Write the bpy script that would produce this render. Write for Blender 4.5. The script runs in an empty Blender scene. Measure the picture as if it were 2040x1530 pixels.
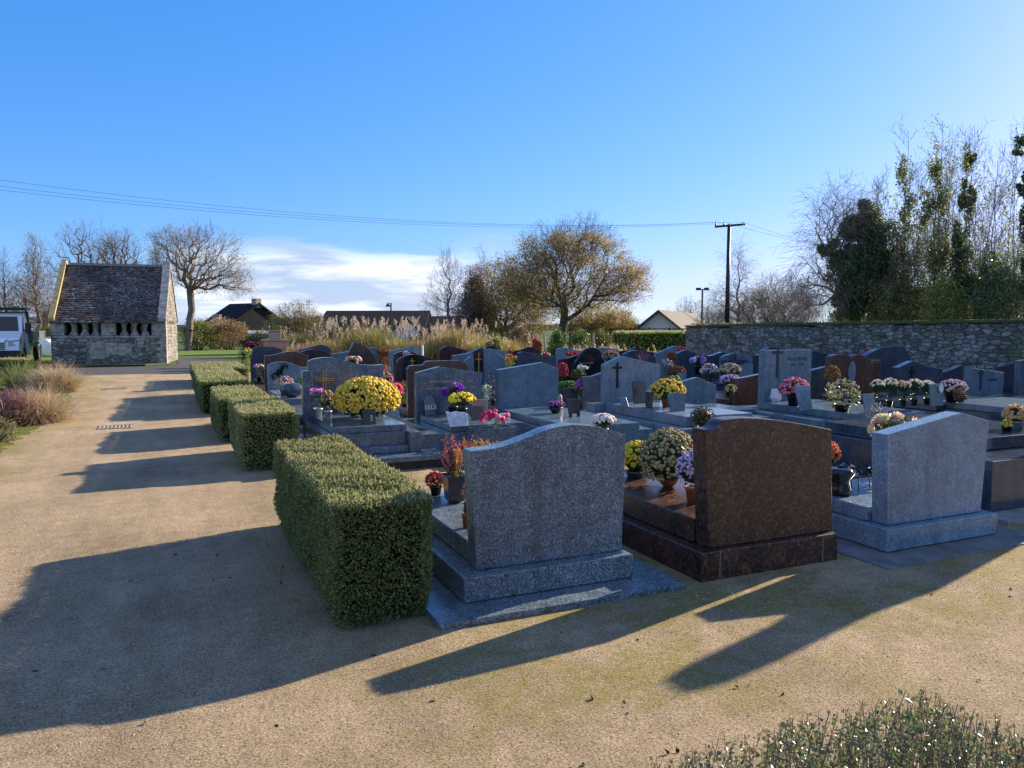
import bpy, math, random
import numpy as np
from math import radians as RD, sin, cos, tan, pi
from mathutils import Vector

# ------------------------------------------------------------------ camera model (also used to read positions off the survey of the place)
F=1500.; HZ=655.; CH=1.65; YAW=RD(24.1)
PT=math.atan((765-HZ)/F)
FW=np.array((sin(YAW)*cos(PT),cos(YAW)*cos(PT),-sin(PT)))
RT=np.array((cos(YAW),-sin(YAW),0.))
UP=np.array((sin(YAW)*sin(PT),cos(YAW)*sin(PT),cos(PT)))
FH=np.array((sin(YAW),cos(YAW),0.))
def ray(x,y): return FW*F+RT*(x-1020)+UP*(765-y)
def G(x,y,z=0.):
    r=ray(x,y); t=(z-CH)/r[2]; return np.array((r[0]*t,r[1]*t,z))
def PY(x,y,Y):
    r=ray(x,y); t=Y/r[1]; return r[0]*t,CH+r[2]*t
def CD(x,d,z=0.):
    p=FH*d+RT*(x-1020)/F*d; return np.array((p[0],p[1],z))
def ZD(y,d): return CH+(HZ-y)/F*d
def mpp(X,Y): return (X*sin(YAW)+Y*cos(YAW))/F      # metres per photo pixel at a place

sc=bpy.context.scene
COL=sc.collection
# ------------------------------------------------------------------ mesh building
class MB:
    def __init__(s): s.v=[];s.f=[];s.n=0;s.mi=[]
    def add(s,V,Fs,m=0):
        V=np.asarray(V,float).reshape(-1,3)
        if not isinstance(Fs,list): Fs=[Fs]
        elif Fs and not isinstance(Fs[0],np.ndarray):
            by={}
            for f in Fs: by.setdefault(len(f),[]).append(f)
            Fs=[np.array(a) for a in by.values()]
        for a in Fs:
            if len(a): s.f.append(a+s.n); s.mi.append(np.full(len(a),m))
        s.v.append(V); s.n+=len(V); return s
    def box(s,x0,x1,y0,y1,z0,z1,m=0,taper=0.):
        t=taper
        V=[(x0,y0,z0),(x1,y0,z0),(x1,y1,z0),(x0,y1,z0),(x0+t,y0+t,z1),(x1-t,y0+t,z1),(x1-t,y1-t,z1),(x0+t,y1-t,z1)]
        return s.add(V,[(0,3,2,1),(4,5,6,7),(0,1,5,4),(1,2,6,5),(2,3,7,6),(3,0,4,7)],m)
    def hexa(s,V,m=0):
        return s.add(V,[(0,3,2,1),(4,5,6,7),(0,1,5,4),(1,2,6,5),(2,3,7,6),(3,0,4,7)],m)
    def prism_xz(s,pts,y0,y1,m=0):      # outline in X,Z extruded along Y
        n=len(pts); V=[(x,y0,z) for x,z in pts]+[(x,y1,z) for x,z in pts]
        Fs=[tuple(range(n)),tuple(range(2*n-1,n-1,-1))]+[(i,i+n,(i+1)%n+n,(i+1)%n) for i in range(n)]
        return s.add(V,Fs,m)
    def prism_yz(s,pts,x0,x1,m=0):
        n=len(pts); V=[(x0,y,z) for y,z in pts]+[(x1,y,z) for y,z in pts]
        Fs=[tuple(range(n)),tuple(range(2*n-1,n-1,-1))]+[(i,i+n,(i+1)%n+n,(i+1)%n) for i in range(n)]
        return s.add(V,Fs,m)
    def prism_xy(s,pts,z0,z1,m=0):
        n=len(pts); V=[(x,y,z0) for x,y in pts]+[(x,y,z1) for x,y in pts]
        Fs=[tuple(range(n-1,-1,-1)),tuple(range(n,2*n))]+[(i,(i+1)%n,(i+1)%n+n,i+n) for i in range(n)]
        return s.add(V,Fs,m)
    def lathe(s,prof,c=(0,0,0),n=20,m=0,sx=1,sy=1,rot=0):   # prof (r,z)
        V=[];k=len(prof)
        for r,z in prof:
            for i in range(n):
                a=2*pi*i/n+rot; V.append((c[0]+r*cos(a)*sx,c[1]+r*sin(a)*sy,c[2]+z))
        Fs=[(j*n+i,j*n+(i+1)%n,(j+1)*n+(i+1)%n,(j+1)*n+i) for j in range(k-1) for i in range(n)]
        Fs.append(tuple(range(n-1,-1,-1))); Fs.append(tuple((k-1)*n+i for i in range(n)))
        return s.add(V,Fs,m)
    def tube(s,pts,r,n=6,m=0):
        S=[(pts[i],pts[i+1],r if np.isscalar(r) else r[i],r if np.isscalar(r) else r[i+1]) for i in range(len(pts)-1)]
        V,Fa=tubes(S,n); return s.add(V,Fa,m)
    def build(s,name,mats,parent=None,smooth=False,local=False,bevel=0,loc=None):
        me=bpy.data.meshes.new(name)
        V=np.concatenate(s.v) if s.v else np.zeros((0,3))
        off=np.zeros(3)
        if parent is not None and not local: off=np.array(parent['_w'])
        elif loc is not None: off=np.array(loc,float)
        V=V-off
        me.vertices.add(len(V)); me.vertices.foreach_set('co',V.astype(np.float32).ravel())
        tot=[];cnt=[]
        for a in s.f: tot.append(a.ravel()); cnt.append(np.full(len(a),a.shape[1]))
        li=np.concatenate(tot).astype(np.int32); lc=np.concatenate(cnt).astype(np.int32)
        me.loops.add(len(li)); me.loops.foreach_set('vertex_index',li)
        me.polygons.add(len(lc))
        st=np.zeros(len(lc),np.int32); st[1:]=np.cumsum(lc)[:-1]
        me.polygons.foreach_set('loop_start',st); me.polygons.foreach_set('loop_total',lc)
        if not isinstance(mats,(list,tuple)): mats=[mats]
        for m in mats: me.materials.append(m)
        me.polygons.foreach_set('material_index',np.concatenate(s.mi).astype(np.int32))
        me.polygons.foreach_set('use_smooth',np.full(len(lc),smooth))
        me.update(calc_edges=True)
        if len(V)<5000: me.validate()
        o=bpy.data.objects.new(name,me); COL.objects.link(o)
        if parent is not None: o.parent=parent
        elif loc is not None: o.location=loc
        if bevel:
            b=o.modifiers.new('b','BEVEL'); b.width=bevel; b.segments=2; b.limit_method='ANGLE'; b.angle_limit=RD(35)
            b.harden_normals=False
        return o
def norm(a): return a/np.maximum(np.linalg.norm(a,axis=-1,keepdims=True),1e-9)
def tubes(S,n=4):
    A=np.array([s[0] for s in S],float);B=np.array([s[1] for s in S],float)
    ra=np.array([s[2] for s in S],float);rb=np.array([s[3] for s in S],float)
    d=norm(B-A); h=np.where(np.abs(d[:,2:3])>.9,np.array([[1.,0,0]]),np.array([[0,0,1.]]))
    u=norm(np.cross(d,h)); w=np.cross(d,u)
    ang=np.arange(n)*2*pi/n
    ring=u[:,None,:]*np.cos(ang)[None,:,None]+w[:,None,:]*np.sin(ang)[None,:,None]
    Va=A[:,None,:]+ring*ra[:,None,None]; Vb=B[:,None,:]+ring*rb[:,None,None]
    V=np.concatenate([Va,Vb],1).reshape(-1,3)
    base=(np.arange(len(A))*2*n)[:,None]
    i=np.arange(n); j=(i+1)%n
    Fa=np.stack([base+i,base+j,base+j+n,base+i+n],-1).reshape(-1,4)
    return V,Fa
def smoothfield(P,sc_,seed):
    r=np.random.default_rng(seed); f=np.zeros(len(P))
    for i in range(6): k=r.normal(size=3)*sc_; f+=np.sin(P@k+r.uniform(0,6.3))
    return f/2.4
def leafquads(rng,P,L,W,N=None,nb=0.):      # rhombic leaves at P
    n=len(P); a=norm(rng.normal(size=(n,3)))
    if N is not None: a=norm(a*(1-nb)+N*nb)
    b=norm(np.cross(a,rng.normal(size=(n,3))))
    s=rng.uniform(.7,1.25,(n,1))
    L=np.asarray(L).reshape(-1,1)*s; W=np.asarray(W).reshape(-1,1)*s
    c=np.cross(a,b)*W*.25
    V=np.stack([P-a*L/2,P+b*W/2+c,P+a*L/2,P-b*W/2+c],1).reshape(-1,3)
    return V,np.arange(4*n).reshape(-1,4)
def blades(rng,base,d0,L,w,droop=1.,k=4):   # arching grass blades
    n=len(base); d=norm(d0); side=norm(np.cross(d,np.array([0,0,1.]))+rng.normal(size=(n,3))*.3)
    pts=[base]; p=base.copy(); st=(np.asarray(L)/k).reshape(-1,1)
    for i in range(k):
        p=p+d*st; pts.append(p); d=norm(d+np.array([0,0,-1.])*droop*.28*(i+1)/k*2*rng.uniform(.5,1.4,(n,1))+rng.normal(size=(n,3))*.05)
    V=[];w=np.asarray(w).reshape(-1,1)
    for i,p in enumerate(pts):
        ww=w*(1-.85*i/k); V+= [p-side*ww/2,p+side*ww/2]
    V=np.stack(V,1); m=2*(k+1)
    base=(np.arange(n)*m)[:,None]
    Fa=np.concatenate([base+np.array([2*i,2*i+1,2*i+3,2*i+2]) for i in range(k)],0)
    return V.reshape(-1,3),Fa,pts[-1],d
def ico(sub=0):
    import bmesh
    bm=bmesh.new(); bmesh.ops.create_icosphere(bm,subdivisions=sub+1,radius=1)
    V=np.array([v.co[:] for v in bm.verts]); Fa=np.array([[v.index for v in f.verts] for f in bm.faces]); bm.free(); return V,Fa
ICO1=ico(0); ICO2=ico(1); ICO3=ico(2)
def balls(rng,P,r,N=None,flat=.75,ic=None,rough=.12):
    V0,F0=ic or ICO1; n=len(P)
    if N is None: N=norm(rng.normal(size=(n,3)))
    h=norm(rng.normal(size=(n,3))); u=norm(np.cross(N,h)); w=np.cross(N,u)
    r=np.asarray(r).reshape(-1,1,1)*rng.uniform(.8,1.2,(n,1,1))
    V=(u[:,None,:]*V0[None,:,0:1]+w[:,None,:]*V0[None,:,1:2]+N[:,None,:]*V0[None,:,2:3]*flat)
    V=V*(1+rng.normal(size=(n,len(V0),1))*rough)*r+P[:,None,:]
    Fa=(F0[None]+(np.arange(n)*len(V0))[:,None,None]).reshape(-1,3)
    return V.reshape(-1,3),Fa
def catmull(p,k=5):
    p=[np.array(a,float) for a in p]; q=[2*p[0]-p[1]]+p+[2*p[-1]-p[-2]]; out=[]
    for i in range(1,len(q)-2):
        for j in range(k):
            t=j/k; a,b,c,d=q[i-1:i+3]
            out.append(.5*((2*b)+(-a+c)*t+(2*a-5*b+4*c-d)*t*t+(-a+3*b-3*c+d)*t**3))
    out.append(p[-1]); return [tuple(a) for a in out]

# ------------------------------------------------------------------ materials
class NT:
    def __init__(s,name):
        s.m=bpy.data.materials.new(name); s.m.use_nodes=True; s.t=s.m.node_tree; s.N=s.t.nodes; s.L=s.t.links
        s.b=s.N['Principled BSDF']; s.out=s.N['Material Output']
    def n(s,ty,**k):
        a=s.N.new('ShaderNode'+ty)
        for q,v in k.items(): setattr(a,q,v)
        return a
    def l(s,a,b): s.L.new(a,b)
    def co(s,k='Object'): return s.n('TexCoord').outputs[k]
    def noise(s,sc_,det=4,ro=.55,co=None,dist=0.):
        a=s.n('TexNoise'); a.inputs['Scale'].default_value=sc_; a.inputs['Detail'].default_value=det; a.inputs['Roughness'].default_value=ro; a.inputs['Distortion'].default_value=dist
        s.l(co or s.co(),a.inputs['Vector']); return a.outputs['Fac']
    def vor(s,sc_,feat='F1',out='Distance',co=None,rnd=1.):
        a=s.n('TexVoronoi',feature=feat); a.inputs['Scale'].default_value=sc_; a.inputs['Randomness'].default_value=rnd
        s.l(co or s.co(),a.inputs['Vector']); return a.outputs[out]
    def ramp(s,f,pts,inter='LINEAR'):
        a=s.n('ValToRGB'); cr=a.color_ramp; cr.interpolation=inter
        while len(cr.elements)>len(pts): cr.elements.remove(cr.elements[-1])
        while len(cr.elements)<len(pts): cr.elements.new(.5)
        for e,(p,c) in zip(cr.elements,pts): e.position=p; e.color=(*c,1) if not np.isscalar(c) else (c,c,c,1)
        s.l(f,a.inputs[0]); return a.outputs[0]
    def mix(s,f,a,b,mode='MIX'):
        x=s.n('Mix',data_type='RGBA',blend_type=mode)
        for i,v in ((0,f),(6,a),(7,b)):
            if hasattr(v,'type') and hasattr(v,'links'): s.l(v,x.inputs[i])
            else: x.inputs[i].default_value=v if i==0 else (*v,1)
        return x.outputs[2]
    def map(s,scale,co=None,rot=(0,0,0)):
        a=s.n('Mapping'); a.inputs['Scale'].default_value=scale; a.inputs['Rotation'].default_value=rot; s.l(co or s.co(),a.inputs[0]); return a.outputs[0]
    def bump(s,h,st=.3,dist=.01,nrm=None):
        a=s.n('Bump'); a.inputs['Strength'].default_value=st; a.inputs['Distance'].default_value=dist; s.l(h,a.inputs['Height'])
        if nrm: s.l(nrm,a.inputs['Normal'])
        s.l(a.outputs[0],s.b.inputs['Normal']); return a.outputs[0]
    def col(s,c):
        if hasattr(c,'links'): s.l(c,s.b.inputs['Base Color'])
        else: s.b.inputs['Base Color'].default_value=(*c,1)
    def rough(s,r,spec=None,metal=None):
        if hasattr(r,'links'): s.l(r,s.b.inputs['Roughness'])
        else: s.b.inputs['Roughness'].default_value=r
        if spec is not None: s.b.inputs['Specular IOR Level'].default_value=spec
        if metal is not None: s.b.inputs['Metallic'].default_value=metal
    def translucent(s,c,f):
        t=s.n('BsdfTranslucent'); mx=s.n('MixShader'); mx.inputs[0].default_value=f
        if hasattr(c,'links'): s.l(c,t.inputs[0])
        else: t.inputs[0].default_value=(*c,1)
        s.l(s.b.outputs[0],mx.inputs[1]); s.l(t.outputs[0],mx.inputs[2]); s.l(mx.outputs[0],s.out.inputs['Surface'])
def granite(name,dark,mid,light,scale=110,rough=.16,blotch=.35,vein=None,spec=.5,grain=(.35,.5,.66)):
    t=NT(name); co=t.co()
    n1=t.noise(scale,3,.6,co); n2=t.vor(scale*1.1,out='Color',co=co); n3=t.noise(scale*.12,3,.6,co)
    sp=t.n('SeparateColor'); t.l(n2,sp.inputs[0])
    c=t.ramp(n1,[(grain[0],dark),(grain[1],mid),(grain[2],light)])
    c2=t.ramp(sp.outputs[0],[(0,dark),(.45,mid),(.8,mid),(.9,light)],'CONSTANT')
    c=t.mix(.5,c,c2)
    c=t.mix(blotch,c,t.ramp(n3,[(.3,dark),(.5,mid),(.72,light)]),'MIX')
    dirt=t.noise(1.7,6,.65,co)
    c=t.mix(1.,c,t.ramp(dirt,[(.3,(.72,.73,.75)),(.6,(1,1,1))]),'MULTIPLY')
    st_=t.noise(1.,5,.7,t.map((7,7,.8),co)); c=t.mix(1.,c,t.ramp(st_,[(.36,(.74,.76,.76)),(.52,(1,1,1))]),'MULTIPLY')
    t.col(c)
    rr=t.n('MapRange'); rr.inputs[3].default_value=rough*.7; rr.inputs[4].default_value=rough*1.9; t.l(t.noise(6,5,.7,co),rr.inputs[0]); t.rough(rr.outputs[0],spec)
    return t.m
M={}
M['g1']=granite('granite_grey',(.022,.035,.048),(.1,.14,.18),(.38,.45,.5),112,.2,.15,grain=(.4,.5,.62))
M['brown']=granite('granite_red_brown',(.008,.004,.005),(.05,.024,.018),(.24,.1,.058),46,.26,.2,grain=(.44,.52,.64))
M['light']=granite('granite_light',(.06,.11,.16),(.15,.24,.33),(.34,.43,.52),85,.2,.2)
M['blue']=granite('granite_blue',(.03,.05,.075),(.085,.125,.17),(.3,.34,.39),75,.12,.3)
M['blue2']=granite('granite_blue_grey',(.06,.1,.14),(.12,.185,.24),(.25,.32,.38),75,.14,.25)
M['dblue']=granite('granite_dark_blue',(.02,.03,.05),(.05,.065,.095),(.12,.14,.18),60,.1,.25)
M['black']=granite('granite_black',(.006,.007,.009),(.012,.014,.018),(.05,.055,.06),90,.06,.2)
M['rb']=granite('granite_brown',(.035,.018,.015),(.1,.05,.036),(.2,.11,.08),60,.14,.3)
M['maroon']=granite('granite_maroon',(.025,.01,.012),(.06,.028,.03),(.14,.075,.075),60,.1,.3)
M['grey']=granite('granite_pale_grey',(.09,.12,.15),(.17,.225,.28),(.33,.39,.45),70,.2,.25)
M['pink']=granite('stone_pinkish',(.3,.17,.13),(.42,.25,.2),(.5,.33,.27),40,.5,.3)
GR=M
def simple(name,c,rough=.6,spec=.4,metal=0,var=.15,nsc=8,bump=0):
    t=NT(name); f=t.noise(nsc,5,.6)
    lo=tuple(a*(1-var*1.6) for a in c); hi=tuple(min(1,a*(1+var)) for a in c)
    t.col(t.ramp(f,[(.3,lo),(.68,hi)])); t.rough(rough,spec,metal)
    if bump: t.bump(t.noise(nsc*8,4,.6),.5,bump)
    return t.m
_lm={}
def leafmat(cols,tr=.35,rough=.5,spec=.35):
    key=(tuple(cols),tr,rough)
    if key in _lm: return _lm[key]
    t=NT('foliage'); g=t.n('NewGeometry'); n=len(cols)
    c=t.ramp(g.outputs['Random Per Island'],[(i/max(1,n-1)*.999,cc) for i,cc in enumerate(cols)])
    t.col(c); t.rough(rough,spec)
    if tr: t.translucent(c,tr)
    _lm[key]=t.m; return t.m
M['concrete']=simple('concrete',(.26,.25,.23),.85,.2,0,.2,6,.004)
M['darkconc']=simple('dark_concrete',(.15,.15,.15),.7,.25,0,.25,6,.004)  # darker grey concrete for the third grave's plate and joint strips
M['darkfound']=simple('rough_foundation_stone',(.055,.04,.035),.8,.2,0,.3,14,.006)
M['gold']=simple('gold_leaf',(.62,.36,.1),.35,.5,.8,.05)
M['bronze']=simple('patinated_bronze',(.035,.035,.04),.4,.5,.7,.2,30)
M['terra']=simple('terracotta',(.36,.12,.06),.75,.2,0,.15,20)
M['potblack']=simple('black_plastic',(.012,.012,.014),.35,.4,0,.1)
M['potbrown']=simple('glazed_brown_pot',(.06,.04,.045),.2,.5,0,.2)
M['potwhite']=simple('white_ceramic',(.6,.62,.64),.3,.5,0,.06)
M['potgrey']=simple('blue_grey_plastic',(.1,.14,.19),.5,.4,0,.1)
M['potblue']=simple('pale_blue_plastic',(.35,.43,.52),.5,.4,0,.06)
M['soil']=simple('soil',(.03,.022,.017),.95,.1,0,.3,40)
M['steel']=simple('steel',(.3,.31,.32),.35,.5,.8,.1)
M['darkmetal']=simple('dark_metal',(.03,.032,.036),.4,.5,.5,.1)
M['bark']=simple('bark',(.17,.14,.12),.9,.1,0,.4,9)
M['barkpink']=simple('bark_pinkish',(.27,.2,.18),.9,.1,0,.3,9)
M['barkdark']=simple('bark_dark',(.09,.075,.065),.9,.1,0,.3,9)
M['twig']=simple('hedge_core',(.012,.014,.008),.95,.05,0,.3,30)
M['white']=simple('white_paint',(.86,.87,.88),.3,.5,0,.03)
M['render']=simple('white_render',(.78,.79,.82),.8,.2,0,.04,1)
M['lettering']=simple('pale_lettering',(.45,.4,.3),.5,.4,.3,.1)
M['darkletter']=simple('dark_lettering',(.03,.035,.045),.5,.4,0,.1)
M['slate']=simple('slate_roof',(.02,.021,.025),.9,.08,0,.2,3)
M['tile']=simple('tile_roof',(.1,.09,.082),.8,.2,0,.2,2)
M['wood']=simple('weathered_wood',(.3,.27,.23),.85,.15,0,.2,12)
M['glass']=simple('dark_glass',(.012,.018,.024),.05,.6,0,.05)
M['rubber']=simple('rubber',(.012,.012,.013),.8,.2,0,.1)

# ------------------------------------------------------------------ scene bookkeeping
def tag(o,label,cat,group=None,kind=None):
    if label: o['label']=label
    if cat: o['category']=cat
    if group: o['group']=group
    if kind: o['kind']=kind
    return o
def thing(name,label,cat,loc,group=None,rz=0):
    o=bpy.data.objects.new(name,None); COL.objects.link(o); o.empty_display_size=.1
    loc=tuple(float(a) for a in loc); o.location=loc; o.rotation_euler=(0,0,rz); o['_w']=loc
    return tag(o,label,cat,group)
def text_mesh(parent,txt,size,x,y,z,mat,depth=.0015,name='inscription',rotx=pi/2,local=False,align='CENTER',roty=0):
    cu=bpy.data.curves.new('t','FONT'); cu.body=txt; cu.size=size; cu.extrude=depth; cu.align_x=align; cu.resolution_u=2
    ob=bpy.data.objects.new('t',cu); COL.objects.link(ob)
    dg=bpy.context.evaluated_depsgraph_get(); me=bpy.data.meshes.new_from_object(ob.evaluated_get(dg))
    bpy.data.objects.remove(ob); me.name=name; me.materials.clear(); me.materials.append(mat)
    o=bpy.data.objects.new(name,me); COL.objects.link(o); o.parent=parent; w=(0,0,0) if local else parent['_w']
    o.location=(x-w[0],y-w[1],z-w[2]); o.rotation_euler=(rotx,roty,0); return o

# ------------------------------------------------------------------ world, sun, camera
SAZ=74.3; SEL=21.9
w=bpy.data.worlds.new('World'); sc.world=w; w.use_nodes=True; nt=w.node_tree; N=nt.nodes; L=nt.links
bg=N['Background']; sky=N.new('ShaderNodeTexSky'); sky.sky_type='NISHITA'; sky.sun_disc=False
sky.sun_elevation=RD(SEL); sky.sun_rotation=RD(SAZ); sky.altitude=0; sky.air_density=1.; sky.dust_density=.35; sky.ozone_density=3.
tc=N.new('ShaderNodeTexCoord'); sep=N.new('ShaderNodeSeparateXYZ'); L.new(tc.outputs['Generated'],sep.inputs[0])
def wm(op,a,b=None,c=None,clamp=False):
    m=N.new('ShaderNodeMath'); m.operation=op; m.use_clamp=clamp
    for i,v in enumerate((a,b,c)):
        if v is None: continue
        if hasattr(v,'links'): L.new(v,m.inputs[i])
        else: m.inputs[i].default_value=v
    return m.outputs[0]
def ss(v,a,b):
    m=N.new('ShaderNodeMapRange'); m.interpolation_type='SMOOTHSTEP'; m.inputs[1].default_value=a; m.inputs[2].default_value=b; L.new(v,m.inputs[0]); return m.outputs[0]
az=wm('MULTIPLY',wm('ARCTAN2',sep.outputs[0],sep.outputs[1]),180/pi)      # degrees clockwise from +Y
el=wm('MULTIPLY',wm('ARCSINE',sep.outputs[2]),180/pi)
cx=N.new('ShaderNodeCombineXYZ'); L.new(wm('MULTIPLY',az,.075),cx.inputs[0]); L.new(wm('MULTIPLY',el,.42),cx.inputs[1])
cn=N.new('ShaderNodeTexNoise'); cn.inputs['Scale'].default_value=1.25; cn.inputs['Detail'].default_value=8; cn.inputs['Roughness'].default_value=.56; cn.inputs['Distortion'].default_value=.35
L.new(cx.outputs[0],cn.inputs['Vector'])
nz=wm('SUBTRACT',cn.outputs[0],.5)
elw=wm('ADD',el,wm('MULTIPLY',nz,6.5))
bank=wm('MULTIPLY',ss(elw,6.6,5.0),wm('MULTIPLY',ss(wm('ADD',az,wm('MULTIPLY',nz,10)),-3,3.5),ss(wm('ADD',az,wm('MULTIPLY',nz,14)),27,17)))
low=wm('MULTIPLY',ss(elw,3.6,-.2),.6)
dens=wm('ADD',.82,wm('MULTIPLY',nz,1.6),clamp=True)
azr=wm('ABSOLUTE',wm('SUBTRACT',wm('MODULO',wm('ADD',az,336.+180.),360.),180.))
cn2=N.new('ShaderNodeTexNoise'); cn2.inputs['Scale'].default_value=2.2; cn2.inputs['Detail'].default_value=7; cn2.inputs['Distortion'].default_value=.5; L.new(tc.outputs['Generated'],cn2.inputs['Vector'])
back=wm('MULTIPLY',wm('MULTIPLY',ss(azr,62,100),ss(el,2,12)),ss(cn2.outputs[0],.4,.52))  # unseen clouds behind the camera, added to brighten the shaded sides
back=wm('MULTIPLY',back,.38)
cmask=wm('MAXIMUM',wm('MULTIPLY',wm('MAXIMUM',bank,low),wm('MAXIMUM',dens,.35),clamp=True),back)
cc=N.new('ShaderNodeValToRGB'); cc.color_ramp.elements[0].position=.42; cc.color_ramp.elements[0].color=(2.9,3.3,4.1,1); cc.color_ramp.elements[1].position=.58; cc.color_ramp.elements[1].color=(5.6,5.9,6.2,1)
L.new(cn.outputs[0],cc.inputs[0])
sc3=N.new('ShaderNodeSeparateColor'); L.new(sky.outputs[0],sc3.inputs[0]); cb3=N.new('ShaderNodeCombineColor')
gch=wm('MULTIPLY',wm('POWER',wm('MULTIPLY',sc3.outputs[1],.193),.72),.585/.193)
L.new(wm('MINIMUM',wm('MULTIPLY',wm('POWER',wm('MULTIPLY',sc3.outputs[0],.193),1.2),.46/.193),wm('MULTIPLY',gch,.8)),cb3.inputs[0])
L.new(gch,cb3.inputs[1])
L.new(wm('MULTIPLY',wm('POWER',wm('MULTIPLY',sc3.outputs[2],.193),.5),1.0/.193),cb3.inputs[2])
mx=N.new('ShaderNodeMix'); mx.data_type='RGBA'; L.new(cmask,mx.inputs[0]); L.new(cb3.outputs[0],mx.inputs[6]); L.new(cc.outputs[0],mx.inputs[7])
L.new(mx.outputs[2],bg.inputs['Color']); bg.inputs['Strength'].default_value=.083
sd=Vector((sin(RD(SAZ))*cos(RD(SEL)),cos(RD(SAZ))*cos(RD(SEL)),sin(RD(SEL))))
sl=bpy.data.lights.new('sun','SUN'); sl.energy=4.9; sl.angle=RD(.5); sl.color=(1.,.84,.62)
so=bpy.data.objects.new('sun',sl); COL.objects.link(so); so.rotation_euler=sd.to_track_quat('Z','Y').to_euler(); so.location=sd*50
cam=bpy.data.cameras.new('camera'); cam.sensor_width=36; cam.lens=36*F/2040; cam.clip_end=8000; cam.clip_start=.05
co_=bpy.data.objects.new('camera',cam); COL.objects.link(co_); co_.location=(0,0,CH); co_.rotation_euler=(pi/2-PT,0,-YAW); sc.camera=co_
sc.view_settings.view_transform='Standard'; sc.view_settings.look='None'; sc.view_settings.exposure=1.35; sc.view_settings.gamma=1
sc.cycles.max_bounces=6; sc.cycles.diffuse_bounces=3; sc.cycles.glossy_bounces=3; sc.cycles.transparent_max_bounces=4
rng=np.random.default_rng(7)

# ------------------------------------------------------------------ ground
t=NT('far_grass'); co=t.co(); c=t.ramp(t.noise(.05,6,.6,co),[(.35,(.05,.085,.02)),(.65,(.1,.12,.035))]); t.col(c); t.rough(.9,.1); M['field']=t.m
t=NT('sand'); co=t.co()
gr=t.noise(95,4,.75,co); gr2=t.vor(62,co=co); big=t.noise(.9,6,.6,co); mid=t.noise(7,5,.65,co); st=t.noise(28,4,.6,co)
c=t.ramp(gr,[(.33,(.13,.09,.05)),(.47,(.42,.32,.205)),(.66,(.66,.53,.37))])
c=t.mix(1.,c,t.ramp(mid,[(.3,(.78,.77,.76)),(.65,(1.04,1.03,1.02))]),'MULTIPLY')
c=t.mix(1.,c,t.ramp(gr2,[(.0,(.42,.36,.3)),(.22,(.9,.9,.9)),(.5,(1.04,1.04,1.04))]),'MULTIPLY')  # shadow of the gravel pits put into the colour
stk=t.noise(1.,5,.6,t.map((1.6,.22,1),co)); c=t.mix(1.,c,t.ramp(stk,[(.36,(.8,.8,.79)),(.55,(1,1,1))]),'MULTIPLY')
c=t.mix(1.,c,t.ramp(big,[(.32,(.72,.71,.7)),(.6,(1,1,1))]),'MULTIPLY')
# moss: patches, with more of it by the graves, where nobody walks
sp=t.n('SeparateXYZ'); t.l(co,sp.inputs[0])
def mr(t,v,a,b,lo=0,hi=1):
    m=t.n('MapRange'); m.interpolation_type='SMOOTHSTEP'; m.inputs[1].default_value=a; m.inputs[2].default_value=b; m.inputs[3].default_value=lo; m.inputs[4].default_value=hi; t.l(v,m.inputs[0]); return m.outputs[0]
def mt(t,op,a,b):
    m=t.n('Math',operation=op); m.use_clamp=True
    for i,v in enumerate((a,b)):
        if hasattr(v,'links'): t.l(v,m.inputs[i])
        else: m.inputs[i].default_value=v
    return m.outputs[0]
m1=t.noise(1.6,8,.78,co,.4)
zone=mt(t,'MULTIPLY',mr(t,sp.outputs[0],.1,1.6,.0,1),mr(t,sp.outputs[1],1.6,3.2,.1,1))
zone2=mt(t,'MULTIPLY',mr(t,sp.outputs[0],-1.2,-2.1),1.)
zone=mt(t,'MAXIMUM',zone,zone2)
moss=mt(t,'MULTIPLY',mr(t,m1,.44,.58),zone)
moss=mt(t,'MULTIPLY',moss,mr(t,st,.32,.6,.25,.85))
c=t.mix(moss,c,t.ramp(gr,[(.3,(.13,.12,.02)),(.7,(.33,.28,.075))]))
t.col(c); t.rough(.92,.12)
gr3=t.noise(150,3,.85,co); hgt=t.n('Math',operation='MULTIPLY_ADD'); t.l(gr2,hgt.inputs[0]); hgt.inputs[1].default_value=.25; t.l(gr3,hgt.inputs[2])
b1=t.bump(hgt.outputs[0],1.,.013)
b2=t.bump(st,.12,.02,b1); M['sand']=t.m
t=NT('asphalt'); co=t.co(); c=t.ramp(t.noise(60,4,.7,co),[(.3,(.04,.04,.043)),(.7,(.09,.088,.086))]); t.col(c); t.rough(.8,.3); M['asphalt']=t.m
t=NT('lawn'); co=t.co(); sp=t.n('SeparateXYZ'); t.l(co,sp.inputs[0])
wv=t.n('TexWave',bands_direction='Y'); wv.inputs['Scale'].default_value=.55; wv.inputs['Distortion'].default_value=1; t.l(co,wv.inputs[0])
c=t.mix(.35,t.ramp(t.noise(25,5,.7,co),[(.3,(.07,.12,.02)),(.7,(.17,.23,.05))]),t.ramp(wv.outputs[0],[(0,(.09,.15,.025)),(1,(.2,.27,.06))])); t.col(c); t.rough(.85,.15); t.bump(t.noise(120,3,.7,co),.8,.03); M['lawn']=t.m
def sheet(name,pts,z,mat,th=.0,label=None):
    m=MB(); m.add([(x,y,z) for x,y in pts],[tuple(range(len(pts)))]); return tag(m.build(name,mat),label,None,None,'structure')
o=MB().add([(-3000,-40,0),(3000,-40,0),(3000,3500,0),(-3000,3500,0)],[(0,1,2,3)]).build('ground',M['field']); tag(o,None,None,None,'structure')
sheet('sand_path',[(-9,-6),(19,-6),(19,24),(19,30),(8,30.2),(.4,30.3),(-3.4,30.6),(-3.0,26),(-6,20),(-9,12)],.008,M['sand'])
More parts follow.
